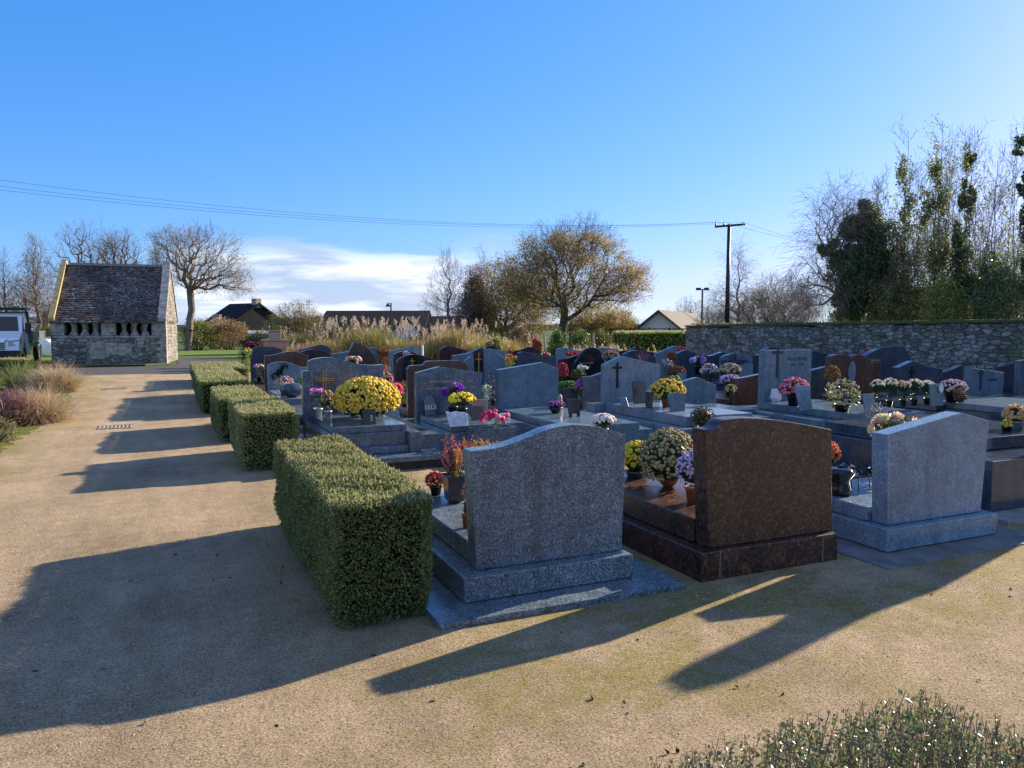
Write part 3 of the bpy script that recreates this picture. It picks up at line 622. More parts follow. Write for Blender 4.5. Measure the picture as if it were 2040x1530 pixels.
PEA=((.65,.38,.25),(.75,.5,.36)); RUST=((.2,.06,.03),(.3,.1,.05)); ORR=((.6,.13,.05),(.75,.2,.08)); BRN=((.12,.07,.04),(.22,.13,.08)); GRN=((.05,.1,.02),(.1,.18,.04)); PKW=((.7,.5,.5),(.8,.7,.68))
def dome(rng,n,rx,ry,rz,low=-.35):
    P=norm(rng.normal(size=(int(n*2.2),3))); P=P[P[:,2]>low][:n]; N=P.copy()
    return P*np.array([rx,ry,rz]),N
def flower(label,px,py,Y,w,h,cols,zs,name='potted_chrysanthemum',cat='potted flowers',n=150,bs=None,potm='potblack',pk='round',potw=.45,leaf=LEAFD,style='mum',ic=None,grp='flowers and pots laid on the graves',low=-.35,pr=None,depth=.9,dens=1.):
    X,Z=PY(px,py,Y); s=mpp(X,Y); rx=w*s/2; rz=h*s/2; ry=rx*depth
    zs=min(zs,Z-.05)
    T=thing(name,label,cat,(X,Y,zs),grp)
    r=np.random.default_rng(int(px*7+py*13)); pz=Z-rz*.62
    gap=max(.05,pz-zs); ph=min(gap,max(.1,rx*.9)); prr=pr or max(.05,min(rx*potw,ph*1.1))
    if pk: pot(T,X,Y,zs,ph,prr,M[potm],pk)
    if gap>ph+.04:
        k=int(260*min(1,gap)); tt=r.uniform(0,1,(k,1)); P=np.array((X,Y,zs+ph))+np.array([0,0,gap-ph+rz*.3])*tt+r.normal(size=(k,3))*np.array([.3,.3,.05])*rx*(.45+.5*tt)
        V,Fa=leafquads(r,P,max(.04,rx*.25),max(.02,rx*.12)); MB().add(V,Fa).build('stems_and_leaves',leafmat(leaf,.25),T)
    C=np.array((X,Y,Z))
    if style=='mum':
        P,Nn=dome(r,n,rx,ry,rz*1.0,low); P=P*r.uniform(.9,1.02,(len(P),1))+C
        b=bs or max(.012,1.15*math.sqrt(4*rx*rz/n)*.62)
        if len(P)<=30:
            for i in range(len(P)): V,Fa=balls(r,P[i:i+1],b,Nn[i:i+1],.7,ICO2,.13); MB().add(V,Fa).build('bloom',leafmat((cols[i%len(cols)],),.12,.8,.1),T,smooth=True)
        else:
            V,Fa=balls(r,P,b,Nn,.7,ic or ICO1,.13); MB().add(V,Fa).build('blooms',leafmat(cols,.12,.8,.1),T,smooth=True)
        P,Nn=dome(r,int(300*dens),rx*.88,ry*.88,rz*.88,-.9); P=P*r.uniform(.6,1,(len(P),1))+C
        V,Fa=leafquads(r,P,max(.03,rx*.22),max(.018,rx*.12)); m=MB().add(V,Fa)
        V,Fa=ICO2; m.add(V*np.array([rx*.74,ry*.74,rz*.74])+C,Fa); m.build('foliage',leafmat(leaf,.2),T)
    elif style=='leafy':    # leaves with scattered flowers
        P=C+norm(r.normal(size=(int(n*2.5*dens),3)))*np.array([rx,ry,rz])*r.uniform(.3,1,(int(n*2.5*dens),1))**.6
        V,Fa=leafquads(r,P,max(.03,rx*.25),max(.016,rx*.12),norm(P-C+np.array([0,0,.1])),.5); MB().add(V,Fa).build('foliage',leafmat(leaf,.25),T)
        P,Nn=dome(r,n,rx,ry,rz,-.1); P=P*r.uniform(.75,1.05,(len(P),1))+C
        if len(P)<=30:
            for i in range(len(P)):
                V,Fa=balls(r,P[i:i+1],bs or max(.012,rx*.13),Nn[i:i+1],.75,ICO2,.16); MB().add(V,Fa).build('bloom',leafmat((cols[i%len(cols)],),.12,.8,.1),T,smooth=True)
        else:
            V,Fa=balls(r,P,bs or max(.012,rx*.13),Nn,.6,ic or ICO1,.25); MB().add(V,Fa).build('blooms',leafmat(cols,.12,.8,.1),T,smooth=True)
    elif style=='spike':    # heather: upright spikes
        k=n; bx=r.normal(size=(k,3))*np.array([rx*.28,ry*.28,0])+np.array((X,Y,Z-rz))
        d=norm(np.c_[r.normal(size=(k,2))*.28,np.ones(k)]); Lh=2*rz*r.uniform(.55,1.05,k)
        S=[];PP=[];W=[]
        for i in range(k):
            S.append((bx[i],bx[i]+d[i]*Lh[i],.003,.0015)); m_=22
            tt=r.uniform(.3,1,m_)[:,None]; PP.append(bx[i]+d[i]*Lh[i]*tt+r.normal(size=(m_,3))*.007*(1.4-tt))
        V,Fa=tubes(S,3); MB().add(V,Fa).build('stems',leafmat(leaf,.1),T)
        PP=np.concatenate(PP); V,Fa=leafquads(r,PP,bs or .018,.011,np.array([[0,0,1.]]).repeat(len(PP),0),.45)
        MB().add(V,Fa).build('blooms',leafmat(cols,.2,.8,.1),T)
    elif style=='rose':     # large petalled heads
        k=n; P,Nn=dome(r,k,rx*.8,ry*.8,rz*.75,-.1); P=P+C; b=bs or rx*.3
        for i in range(len(P)):
            m=MB()
            for j in range(16):
                a=j*2.4; rr_=b*(.25+.75*j/16); u=norm(np.cross(Nn[i],np.array([.3,.1,1.]))); v=np.cross(Nn[i],u)
                dr=u*cos(a)+v*sin(a); base=P[i]; tip=base+dr*rr_+Nn[i]*b*(.75-.5*j/16); sd=np.cross(dr,Nn[i])*rr_*.5
                mid=base+dr*rr_*.6+Nn[i]*b*(.35-.2*j/16)
                m.add([base,mid-sd,tip-sd*.45+Nn[i]*.1*b,tip+sd*.45+Nn[i]*.1*b,mid+sd],[(0,1,2,3,4)])
            m.build('bloom',leafmat((cols[i%len(cols)],),.3,.6,.2),T,smooth=True)
        P=C+norm(r.normal(size=(160,3)))*np.array([rx,ry,rz])*r.uniform(.2,.95,(160,1)); V,Fa=leafquads(r,P,rx*.3,rx*.14); MB().add(V,Fa).build('foliage',leafmat(leaf,.25),T)
    return T
# nearest pots on the mottled grey grave (slab .33)
flower('tall dark pot of pink heather and yellow-tipped heather on the nearest grave',905,905,5.35,62,78,((.45,.1,.14),(.6,.22,.26),(.35,.09,.14)),.33,'potted_heather',n=60,bs=.02,potm='potbrown',pk=None,style='spike')
X,Z=PY(905,905,5.35); T=bpy.data.objects['potted_heather']
m=MB(); s=mpp(X,5.35); zt=PY(905,944,5.35)[1]
m.lathe([(.055,0),(.085,.03),(.1,.13),(.105,.2),(.13,zt-.33-.01),(.118,zt-.33),(.1,zt-.35)],(X,5.35,.33),4,rot=pi/4)
m.build('pot',M['potbrown'],T,bevel=.01)
r=np.random.default_rng(5); k=26; bx=r.normal(size=(k,3))*np.array([.02,.03,0])+np.array((X+.0,5.32,zt)); PPl=[]
for i in range(k):
    d=norm(np.array([r.normal()*.12,r.normal()*.12,1.])); 
    tt=r.uniform(0,1,24)[:,None]; PPl.append(bx[i]+d*.2*tt+r.normal(size=(24,3))*.005)
PPl=np.concatenate(PPl); V,Fa=leafquads(r,PPl,.02,.009,np.array([[0,0,1.]]).repeat(len(PPl),0),.6); MB().add(V,Fa).build('yellow_sprigs',leafmat(((.3,.33,.04),(.65,.5,.08),(.7,.25,.06)),.3),T)
flower('yellow and orange tipped heathers showing behind the rounded wavy headstone',955,892,5.6,105,34,((.6,.42,.05),(.7,.5,.08),(.55,.12,.1),(.3,.35,.06)),.33,'potted_heather',n=60,bs=.022,style='spike',potm='potblack',pr=.1)
flower('red poinsettia in a dark pot at the far edge of the nearest grave',868,958,5.65,44,34,((.5,.04,.05),(.65,.12,.1),(.6,.2,.12)),.33,'potted_poinsettia','potted flowers',n=60,style='leafy',bs=.02,pr=.05,leaf=((.03,.03,.012),(.2,.02,.02),(.05,.06,.02)))
flower('small terracotta pot with pink blooms and few leaves against the grey headstone',930,990,4.62,30,58,((.5,.16,.2),(.65,.3,.33)),.33,'potted_flowers','potted flowers',n=40,style='leafy',bs=.008,potm='terra',pr=.035,leaf=((.06,.1,.02),(.12,.18,.04),(.12,.05,.05)))
# front row, on the brown grave (slab .37)
flower('large olive-bronze chrysanthemum dome on the dark brown grave',1332,914,5.0,118,124,OLI,.37,n=620,bs=.0135,ic=ICO2,potm='terra',pk='bowl',potw=.6,low=-.6)
flower('yellow chrysanthemum in a blue-grey bucket between the first two front headstones',1268,915,5.45,68,74,YELG,.37,n=220,bs=.016,ic=ICO2,potm='potgrey',pr=.1,low=-.3)
flower('lilac chrysanthemum pressed against the left side of the brown headstone',1382,936,4.45,74,76,LIL,.37,n=260,bs=.013,ic=ICO2,potm='terra')
flower('orange-red chrysanthemum showing between brown and pale pointed headstones',1648,905,5.1,52,52,ORR,.25,n=200,bs=.014,ic=ICO2,potm='terra')
# grave three
T=thing('memorial_vase','black polished vase with bent lip on the pale granite slab','vase',(5.35,4.95,.3),None)
a=G(1672,985,.3); X,Y=a[0],a[1]; T.location=(X,Y,.3); T['_w']=(X,Y,.3)
MB().lathe([(.07,0),(.1,.02),(.085,.06),(.075,.12),(.11,.17),(.12,.2),(.07,.22)],(X,Y,.3),24).build('body',M['black'],T,smooth=True)
MB().tube([np.array((X+.02,Y,.49)),np.array((X+.08,Y+.01,.515)),np.array((X+.15,Y+.02,.5)),np.array((X+.2,Y+.03,.46))],[.05,.045,.035,.02],10).build('bent_lip',M['black'],T,smooth=True)
a=G(1722,975,.3); X,Y=a[0],a[1]
T=thing('memorial_tray','black metal tray on thin legs holding a sculpted sprig','memorial stand',(X,Y,.3))
MB().box(X-.2,X+.22,Y-.05,Y+.05,.415,.43).build('tray',M['potblack'],T)
for dx,dy in ((-.1,-.03),(.02,-.04),(-.1,.04),(.15,.04)): MB().tube([np.array((X+dx,Y+dy,.302)),np.array((X+dx-.01,Y+dy,.413))],.005,6).build('leg',M['darkmetal'],T)
V,Fa=leafquads(rng,np.array((X+.05,Y,.45))+rng.normal(size=(60,3))*np.array([.08,.02,.015]),.04,.02); MB().add(V,Fa).build('sprig',M['bronze'],T)
flower('huge peach artificial roses and cream blossoms behind the pale pointed headstone',1783,855,4.95,108,62,((.75,.5,.38),(.8,.62,.45),(.8,.68,.4)),.3,'artificial_bouquet','bouquet',n=11,style='rose',bs=.075,potm='potblack')
# slab behind grave three
a=PY(1745,891,6.5); T=thing('lettered_block','low dark wedge block with gilt letters on polished slab','memorial block',(a[0],6.5,.38))
MB().prism_xz([(a[0]-.14,.38),(a[0]+.3,.38),(a[0]+.3,.5),(a[0]-.1,.49)],6.45,6.62).build('block',M['dblue'],T,bevel=.006)
text_mesh(T,'À NOS',.06,a[0]+.08,6.446,.42,M['gold'])
a=PY(1713,888,6.6); T=thing('lidded_bowl','small round dark bowl beside the gilt-lettered block','bowl',(a[0],6.6,.38)); MB().lathe([(.05,0),(.075,.03),(.075,.08),(.05,.1),(.02,.105)],(a[0],6.6,.38),20).build('bowl',M['dblue'],T,smooth=True)
# low tomb pots at right edge
flower('apricot chrysanthemum in pale blue pot at the right edge of the picture',2025,826,4.95,52,38,((.6,.3,.1),(.72,.42,.18),(.78,.5,.25)),.62,n=130,bs=.02,potm='potblue',pr=.1,ic=ICO2)
flower('small yellow pansies beside the pale blue pot',2006,848,4.85,22,22,YEL,.62,'potted_pansies','potted flowers',n=22,style='leafy',bs=.015)
# A1
flower('enormous dome of yellow chrysanthemums covering the gilt cross grave',731,796,9.45,131,90,YELD,.49,n=1500,bs=.0205,ic=ICO2,potm='potblack',pk='bowl',potw=.5,low=-.45)
flower('small yellow and purple chrysanthemums left of the enormous yellow dome',653,795,9.85,26,34,((.6,.48,.06),(.3,.06,.25),(.7,.55,.1),(.35,.1,.3)),.49,n=110,bs=.016,potm='potwhite')
flower('magenta orchids leaning on the wavy speckled headstone',633,782,10.1,38,18,((.5,.1,.4),(.65,.25,.55)),.49,'potted_orchids','potted flowers',n=24,style='leafy',bs=.022,potm='potwhite',leaf=((.04,.12,.1),(.06,.1,.05)),pr=.06)
flower('hot pink chrysanthemum half hidden right of the enormous yellow dome',789,779,10.0,28,32,HOT,.2,n=130,bs=.018)
a=PY(735,832,9.05); T=thing('memorial_plaque','small black upright plaque leaning on the yellow chrysanthemum','memorial plaque',(a[0],9.05,.49),'memorial plaques')
MB().hexa([(a[0]-.075,9.0,.492),(a[0]+.075,9.0,.492),(a[0]+.075,9.03,.492),(a[0]-.075,9.03,.492),(a[0]-.08,9.06,.66),(a[0]+.08,9.06,.67),(a[0]+.08,9.09,.67),(a[0]-.08,9.09,.66)]).build('plate',M['black'],T,bevel=.003)
MB().box(a[0]+.01,a[0]+.03,9.0,9.02,.53,.6).box(a[0]-.0,a[0]+.04,9.0,9.02,.56,.575).build('figurine',M['lettering'],T)
# A2
flower('small bright yellow chrysanthemum on the gilt-lettered grave',920,798,9.6,54,30,((.78,.55,.03),(.85,.68,.06)),.41,n=95,bs=.026,ic=ICO2,potm='potblack',low=0,potw=.4)
flower('violet artificial lilies in front of the gilt lettering',902,782,10.1,44,38,PUR,.41,'artificial_bouquet','bouquet',n=8,style='rose',bs=.085,potm='potblack',leaf=((.04,.01,.08),(.03,.06,.03)))
flower('magenta tulips in a rectangular granite planter',985,837,8.85,62,42,HOT,.36,'tulip_planter','planter',n=26,style='leafy',bs=.03,pk=None,ic=ICO2,leaf=((.06,.14,.03),(.12,.2,.06)))
T=bpy.data.objects['tulip_planter']; x0=PY(945,860,8.7)[0];x1=PY(1030,860,8.7)[0]
m=MB(); m.box(x0,x1,8.7,8.73,.125,.4);m.box(x0,x1,8.93,8.96,.125,.4);m.box(x0,x0+.03,8.733,8.927,.125,.4);m.box(x1-.03,x1,8.733,8.927,.125,.4);m.box(x0+.03,x1-.03,8.733,8.927,.125,.36); m.build('planter_box',M['blue'],T,bevel=.003)
def plaque(label,px,py,Y,w,h,mat,zs,lean=.04,legs=False,top='flat',txt=None,name='memorial_plaque'):
    X,Z=PY(px,py,Y); s=mpp(X,Y); hw=w*s/2; hh=h*s/2; z0=zs+(.04 if legs else .003); z1=max(Z+hh,z0+.08)
    T=thing(name,label,'memorial plaque',(X,Y,zs),'memorial plaques')
    m=MB()
    if top=='flat': prof=[(-hw,z1),(hw,z1)]
    elif top=='arch': prof=[(-hw,z1-hh*.3)]+[(hw*cos(pi-a*pi/8),z1-hh*.3+hh*.3*sin(a*pi/8)) for a in range(1,8)]+[(hw,z1-hh*.3)]
    elif top=='torn': prof=[(-hw,z1),(-hw*.5,z1-hh*.2),(-hw*.1,z1-hh*.05),(hw*.4,z1-hh*.25),(hw*.7,z1-.02),(hw,z1-hh*.5)]
    elif top=='round': prof=[(hw*cos(pi-a*pi/10),z0+(z1-z0)*.5+(z1-z0)*.5*sin(a*pi/10)) for a in range(11)]
    poly=[(X-hw*.85,z0),(X+hw*.85,z0)]+[(X+a,b) for a,b in prof[::-1]]
    n=len(poly); zz=z1-z0
    V=[(x,Y+(z-z0)/zz*lean,z) for x,z in poly]+[(x,Y+.025+(z-z0)/zz*lean,z) for x,z in poly]
    m.add(V,[tuple(range(n)),tuple(range(2*n-1,n-1,-1))]+[(i,i+n,(i+1)%n+n,(i+1)%n) for i in range(n)])
    m.build('plate',mat,T,bevel=.003)
    if legs:
        for dx in (-.6,.6): MB().box(X+dx*hw-.012,X+dx*hw+.012,Y-.02,Y+.03,zs+.001,z0-.001).build('foot',M['darkmetal'],T)
    if txt:
        nl=txt.split('\n')
        for i,l_ in enumerate(nl): text_mesh(T,l_,hw*2/max(5,len(l_))*1.2,X,Y-.004+lean*.5-.02,z1-hh*.6-i*hh*.5,M['lettering'])
    return T
M['marble']=simple('white_marble',(.55,.58,.62),.3,.5,0,.25,14)
plaque('white torn-edged marble plaque speckled blue on the gilt-lettered grave',915,833,8.95,46,26,M['marble'],.41,.09,top='torn')
plaque('dark photo plaque in a pale frame right of the small yellow chrysanthemum',957,810,10.0,36,28,M['pink'],.41,.03)
plaque('pale marble plaque behind the magenta tulips',1008,837,9.3,22,26,M['potwhite'],.41,.05)
plaque('reddish rough stone plaque behind the torn marble plaque',952,820,9.5,30,22,M['rb'],.41,.03,top='arch')
T=plaque('tall lilac oval plaque with white letters against the gilt-lettered headstone',857,806,10.3,22,36,M['grey'],.41,.03,top='round'); text_mesh(T,'SELS',.09,PY(859,812,10.25)[0],10.27,.5,M['white'],roty=0)
# A3
plaque('square brown marble plaque on two feet on the plain pointed grave slab',1145,812,9.0,30,34,M['maroon'],.45,.03,True)
flower('basket of violet and red flowers on the plain pointed grave slab',1107,806,9.5,38,14,((.12,.05,.25),(.25,.1,.4),(.4,.08,.12)),.45,'flower_basket','flower basket',n=70,bs=.018,potm='potblack',pk='bowl',potw=.9,leaf=((.02,.03,.03),(.05,.04,.08)))
a=PY(1115,792,10.0); T=thing('angel_figurine','small pale rounded figurine behind the flower basket','figurine',(a[0],10.0,.45)); MB().lathe([(.05,0),(.055,.05),(.045,.1),(.035,.14),(.04,.17),(.03,.2),(.01,.22)],(a[0],10,.45),12).build('body',M['pink'],T,smooth=True)
flower('ivory chrysanthemum just above the crest of the rounded wavy headstone',1201,838,7.9,50,26,PKW+WHT,.3,n=130,bs=.022,ic=ICO2,potm='potblack',low=-.1)
# A4
flower('yellow-orange chrysanthemum in terracotta pot on the bronze cross grave',1330,778,9.5,72,46,((.62,.4,.05),(.75,.5,.06),(.8,.58,.12)),.46,n=260,bs=.0215,ic=ICO2,potm='terra',pr=.1,low=-.5)
plaque('blue-grey arched plaque in front of the terracotta pot of yellow-orange chrysanthemum',1351,798,8.9,42,30,M['blue'],.46,.04,top='arch')
plaque('dark oval plaque leaning beside the bronze cross',1276,776,10.1,34,36,M['dblue'],.46,.03,top='arch')
a=G(1293,812,.46); T=thing('grave_lantern','slim dark grave lantern with pale cap in front of the oval plaque','grave lantern',a); 
MB().box(a[0]-.04,a[0]+.04,a[1]-.04,a[1]+.04,.46,.7).build('body',M['glass'],T,bevel=.004); MB().lathe([(.055,0),(.05,.02),(.015,.05)],(a[0],a[1],.702),10).build('cap',M['steel'],T)
plaque('small sunlit open-book plaque at the foot of the bronze cross',1247,800,9.7,18,14,M['blue2'],.46,.1)
flower('dry brownish chrysanthemum at the front corner of the bronze cross grave',1400,832,8.05,52,46,BRN+((.05,.08,.03),),.2,n=160,bs=.012,leaf=((.03,.04,.015),(.1,.07,.04)))
# A5
flower('red and pink chrysanthemums before the tall square headstone',1582,775,8.9,60,44,((.5,.04,.08),(.65,.12,.2),(.75,.35,.42),(.55,.03,.06)),.45,n=190,bs=.022,ic=ICO2)
a=G(1545,800,.45); T=thing('white_vase','white faceted vase at the foot of the tall square headstone','vase',a); MB().lathe([(.07,0),(.1,.06),(.075,.21),(.065,.21),(.06,.15)],a,6).build('body',M['potwhite'],T)
T=plaque('grey open-book stone plaque beside the red and pink chrysanthemums',1608,790,8.3,38,42,M['light'],.45,.1)
flower('mixed bouquet with long leaves and purple, white and yellow flowers on the stepped grave',1678,785,8.0,74,64,((.6,.5,.35),(.45,.3,.5),(.7,.6,.15),(.7,.65,.6)),.45,'mixed_bouquet','bouquet',n=70,style='leafy',bs=.017,leaf=((.06,.09,.03),(.16,.2,.08),(.25,.27,.15)))
T=bpy.data.objects['mixed_bouquet']; r=np.random.default_rng(3); X,Z=PY(1665,790,8.0); k=50
V,Fa,_,_=blades(r,np.tile((X,8.,Z-.05),(k,1)),np.c_[r.normal(size=k)*.8-.5,r.normal(size=k)*.5,r.uniform(.5,1.2,k)],r.uniform(.12,.3,k),np.full(k,.014),.5); MB().add(V,Fa).build('long_leaves',leafmat(((.15,.2,.06),(.4,.42,.22)),.35),T)
flower('spherical brown dried shrub behind the mixed bouquet',1658,748,9.3,32,40,((.25,.12,.05),(.32,.17,.07)),.4,'potted_shrub','potted shrub',n=300,bs=.014,leaf=((.15,.08,.03),(.22,.12,.05)))
flower('grey-leaved plant with purple flower in front of the stepped grave',1745,822,7.2,46,40,((.3,.05,.3),(.35,.38,.36)),.1,'potted_plant','potted plant',n=40,style='leafy',bs=.012,leaf=((.12,.16,.13),(.22,.27,.24)))
for i,(x,yy) in enumerate(((1748,762),(1773,758),(1800,763),(1822,760),(1848,763))):
    flower(['cream hydrangea head, leftmost of the row on the dark slab','cream hydrangea, second from left, slightly raised','peach-tinted hydrangea in the middle of the row','cream hydrangea, second from right of the row','pale green-white hydrangea at the right end of the row'][i],x,yy+8,7.8,30,26,((.72,.62,.42),(.8,.72,.55)) if i!=2 else PEA,.5,'potted_hydrangea','potted hydrangea',n=55,bs=.018,low=.1,leaf=((.015,.05,.015),(.03,.08,.02)))
T=plaque('blue plaque with oval portrait medallion near the right end',1868,785,7.6,40,40,M['blue2'],.5,.02); a=PY(1874,774,7.6)
MB().prism_xz([(a[0]+.045*cos(i*pi/10),a[1]+.06*sin(i*pi/10)) for i in range(20)],7.585,7.6).build('portrait_medallion',M['potwhite'],T)
flower('rose-pink chrysanthemum behind the blue portrait plaque',1897,773,7.9,58,34,((.55,.3,.35),(.7,.5,.52),(.65,.4,.42)),.5,n=170,bs=.018)
flower('mossy woven wreath right of the blue portrait plaque',1913,790,7.5,26,34,BRN,.5,'moss_wreath','wreath',n=100,bs=.014,pk=None,leaf=((.05,.06,.03),(.12,.11,.06)))
plaque('blue-grey book plaque below the cream hydrangeas',1735,798,7.5,30,26,M['blue2'],.45,.04)
# middle and far pots
mid=[
('bunch of white and pink flowers beside a round dark stone, left rows',567,766,13.9,40,34,((.7,.68,.62),(.6,.15,.2),(.75,.7,.6)),.42,60,'leafy',((.1,.16,.04),(.25,.3,.14))),
('dark green ball shrub against the bronze rose stone',600,765,14.4,26,28,GRN,.42,60,'leafy',LEAFD),
('white and pink cyclamens on the far-left dark grave',516,733,17.0,24,16,((.8,.75,.8),(.7,.3,.45)),.5,26,'leafy',LEAFD),
('creamy pink artificial flowers behind the wavy speckled headstone',705,718,13.6,36,15,PKW+PEA,.9,10,'rose',LEAFD),
('pink-red chrysanthemum above the right of the enormous yellow dome',774,757,12.6,18,28,((.6,.2,.22),(.7,.35,.35)),.3,70,'mum',LEAFD),
('green plant with pink flowers right of the wavy speckled headstone',771,738,13.6,14,20,((.6,.15,.2),(.7,.3,.35)),.3,16,'leafy',GRN),
('pot of yellow-red heather before the reddish-brown stone',806,768,12.2,24,22,((.55,.35,.1),(.5,.15,.08),(.3,.3,.06)),.3,30,'spike',GRN),
('lilac-white cyclamens behind the black crested stone',808,705,16.6,16,12,((.7,.65,.75),(.6,.55,.7)),.9,14,'leafy',((.3,.3,.35),(.2,.2,.25))),
('green and white plant behind the gilt-lettered headstone',968,773,12.0,26,14,((.75,.7,.3),(.7,.75,.75)),.35,14,'leafy',((.2,.3,.06),(.3,.42,.5))),
('dark purple-brown foliage plant left of the plain pointed stone',982,763,12.2,26,50,((.08,.04,.06),(.12,.06,.08)),.3,40,'leafy',((.04,.03,.035),(.1,.06,.07))),
('red-green begonia pots right of the three-panel grave',1015,718,16.8,34,26,((.5,.1,.08),(.6,.3,.1)),.35,40,'leafy',((.08,.16,.03),(.2,.25,.06))),
('crimson chrysanthemum right of the plain pointed stone',1120,742,12.8,26,40,((.4,.03,.05),(.55,.06,.08)),.2,170,'mum',LEAFD),
('bronze-green chrysanthemum dome not yet in bloom',1152,748,12.9,32,26,((.12,.1,.03),(.2,.16,.06)),.25,150,'mum',LEAFD),
('bright green low plant in a dark square planter',1131,767,12.0,40,18,((.12,.24,.04),(.18,.32,.07)),.25,120,'mum',GRN),
('violet chrysanthemum left of the small mottled stone',1157,772,11.6,24,34,((.3,.06,.3),(.45,.15,.45)),.25,120,'mum',GRN),
('white and sky-blue flowers before the egg-shaped stone',1160,733,14.6,24,12,((.6,.7,.8),(.75,.8,.82)),.45,14,'rose',LEAFD),
('scarlet flowers above the swept-up brown wing',1141,706,17.5,34,9,RED,.85,60,'mum',RED),
('peach-brown chrysanthemum dome left of the bronze cross headstone',1217,710,13.4,36,24,((.3,.16,.1),(.5,.28,.18),(.65,.4,.28)),.75,150,'mum',LEAFD),
('tall pink flower spike before the dark blue gable',1284,711,14.0,18,28,((.5,.15,.3),(.6,.25,.4)),.8,26,'spike',LEAFD),
('scarlet chrysanthemum on top of the rows at the wall end',1357,696,16.5,20,14,((.6,.08,.07),(.7,.2,.18)),.9,90,'mum',RED),
('dark rusty foliage beside the big dark gable',1338,712,15.2,22,24,RUST,.5,90,'mum',RUST),
('white daisies behind the bronze cross headstone',1328,728,13.6,26,28,((.75,.72,.7),(.7,.5,.5)),.4,34,'leafy',LEAFD),
('rust-coloured chrysanthemum behind the yellow-orange one',1348,740,13.2,38,22,((.22,.08,.05),(.32,.13,.08)),.4,140,'mum',RUST),
('pale green chrysanthemum just above the yellow-orange one',1343,755,12.2,28,14,((.4,.42,.15),(.5,.5,.25)),.35,60,'mum',GRN),
('violet and white orchids before the big dark gable',1392,719,14.0,38,18,((.35,.2,.6),(.7,.75,.85),(.45,.25,.7)),.6,18,'rose',LEAFD),
('lilac-white daisy bush left of the big cross grave',1413,741,12.9,40,34,((.5,.45,.55),(.6,.55,.6)),.3,90,'leafy',LEAFD),
('yellowish daisy bush in front of the big cross grave',1454,739,12.9,46,30,((.55,.42,.22),(.6,.5,.35)),.3,120,'leafy',LEAFD),
('pale violet chrysanthemum cushion left of the plain brown stone back',1455,757,12.0,44,22,LIL,.3,180,'mum',LEAFD),
('olive-yellow chrysanthemum in black pot left of the plain brown stone back',1456,776,11.0,24,22,((.4,.34,.12),(.5,.42,.2)),.2,60,'mum',LEAFD),
('dark red bush flowers behind the far-left rounded stone',507,690,22.8,36,20,((.1,.02,.03),(.18,.03,.05)),.0,90,'mum',((.05,.02,.02),(.08,.03,.03))),
('yellow-leaved plant left of the far-left rounded stone',494,700,21.5,16,16,((.6,.55,.1),(.7,.65,.2)),.0,26,'leafy',((.2,.28,.04),(.5,.5,.1))),
('rusty heather clump behind the leaf-shaped stone',766,703,21.5,30,14,RUST,.0,60,'mum',RUST),
('red ferny clump left of the dark sagging stone',1016,705,22.5,16,16,((.3,.08,.04),(.45,.15,.08)),.0,60,'mum',RUST),
('small red bloom behind the brown twin-arched stone',1727,700,12.5,9,9,((.7,.06,.04),(.75,.1,.06)),.9,8,'mum',RED),
('red flowers right of the low brown headstone by the hedge',1088,706,19.5,18,8,RED+WHT,.7,20,'mum',RED),
]
for lb,px,py,Y,w_,h_,cl,zs,n_,stl,lf in mid:
    flower(lb,px,py,Y,w_,h_,cl,zs,'potted_flowers','potted flowers',n=n_,style=stl,leaf=lf)
m=MB(); a=PY(583,777,13.6); V,Fa=ICO3; tt=V*np.array([.19,.16,.13])*(1+.05*np.sin(V[:,0:1]*7+V[:,1:2]*5)); m.add(tt+np.array((a[0],13.6,a[1])),Fa); tag(m.build('round_stone',M['dblue'],smooth=True,loc=(a[0],13.6,a[1])),'round dark blue-grey stone beside the white and pink bunch','stone')
a=PY(1134,780,11.8); m=MB(); m.box(a[0]-.17,a[0]+.17,11.7,12.0,.22,a[1]+.06,0); T=thing('planter','dark square planter below the bright green plant','planter',(a[0],11.85,.2)); m.build('box',M['dblue'],T,bevel=.004); MB().box(a[0]-.15,a[0]+.15,11.72,11.98,a[1]+.061,a[1]+.07).build('soil',M['soil'],T)
plaque('blue rounded plaque right of the rust-coloured chrysanthemum',1361,752,12.6,22,18,M['blue2'],.35,.05,top='arch')
plaque('polished blue slanting slab plaque right of the enormous yellow dome',790,832,9.6,30,22,M['blue2'],.2,.25)

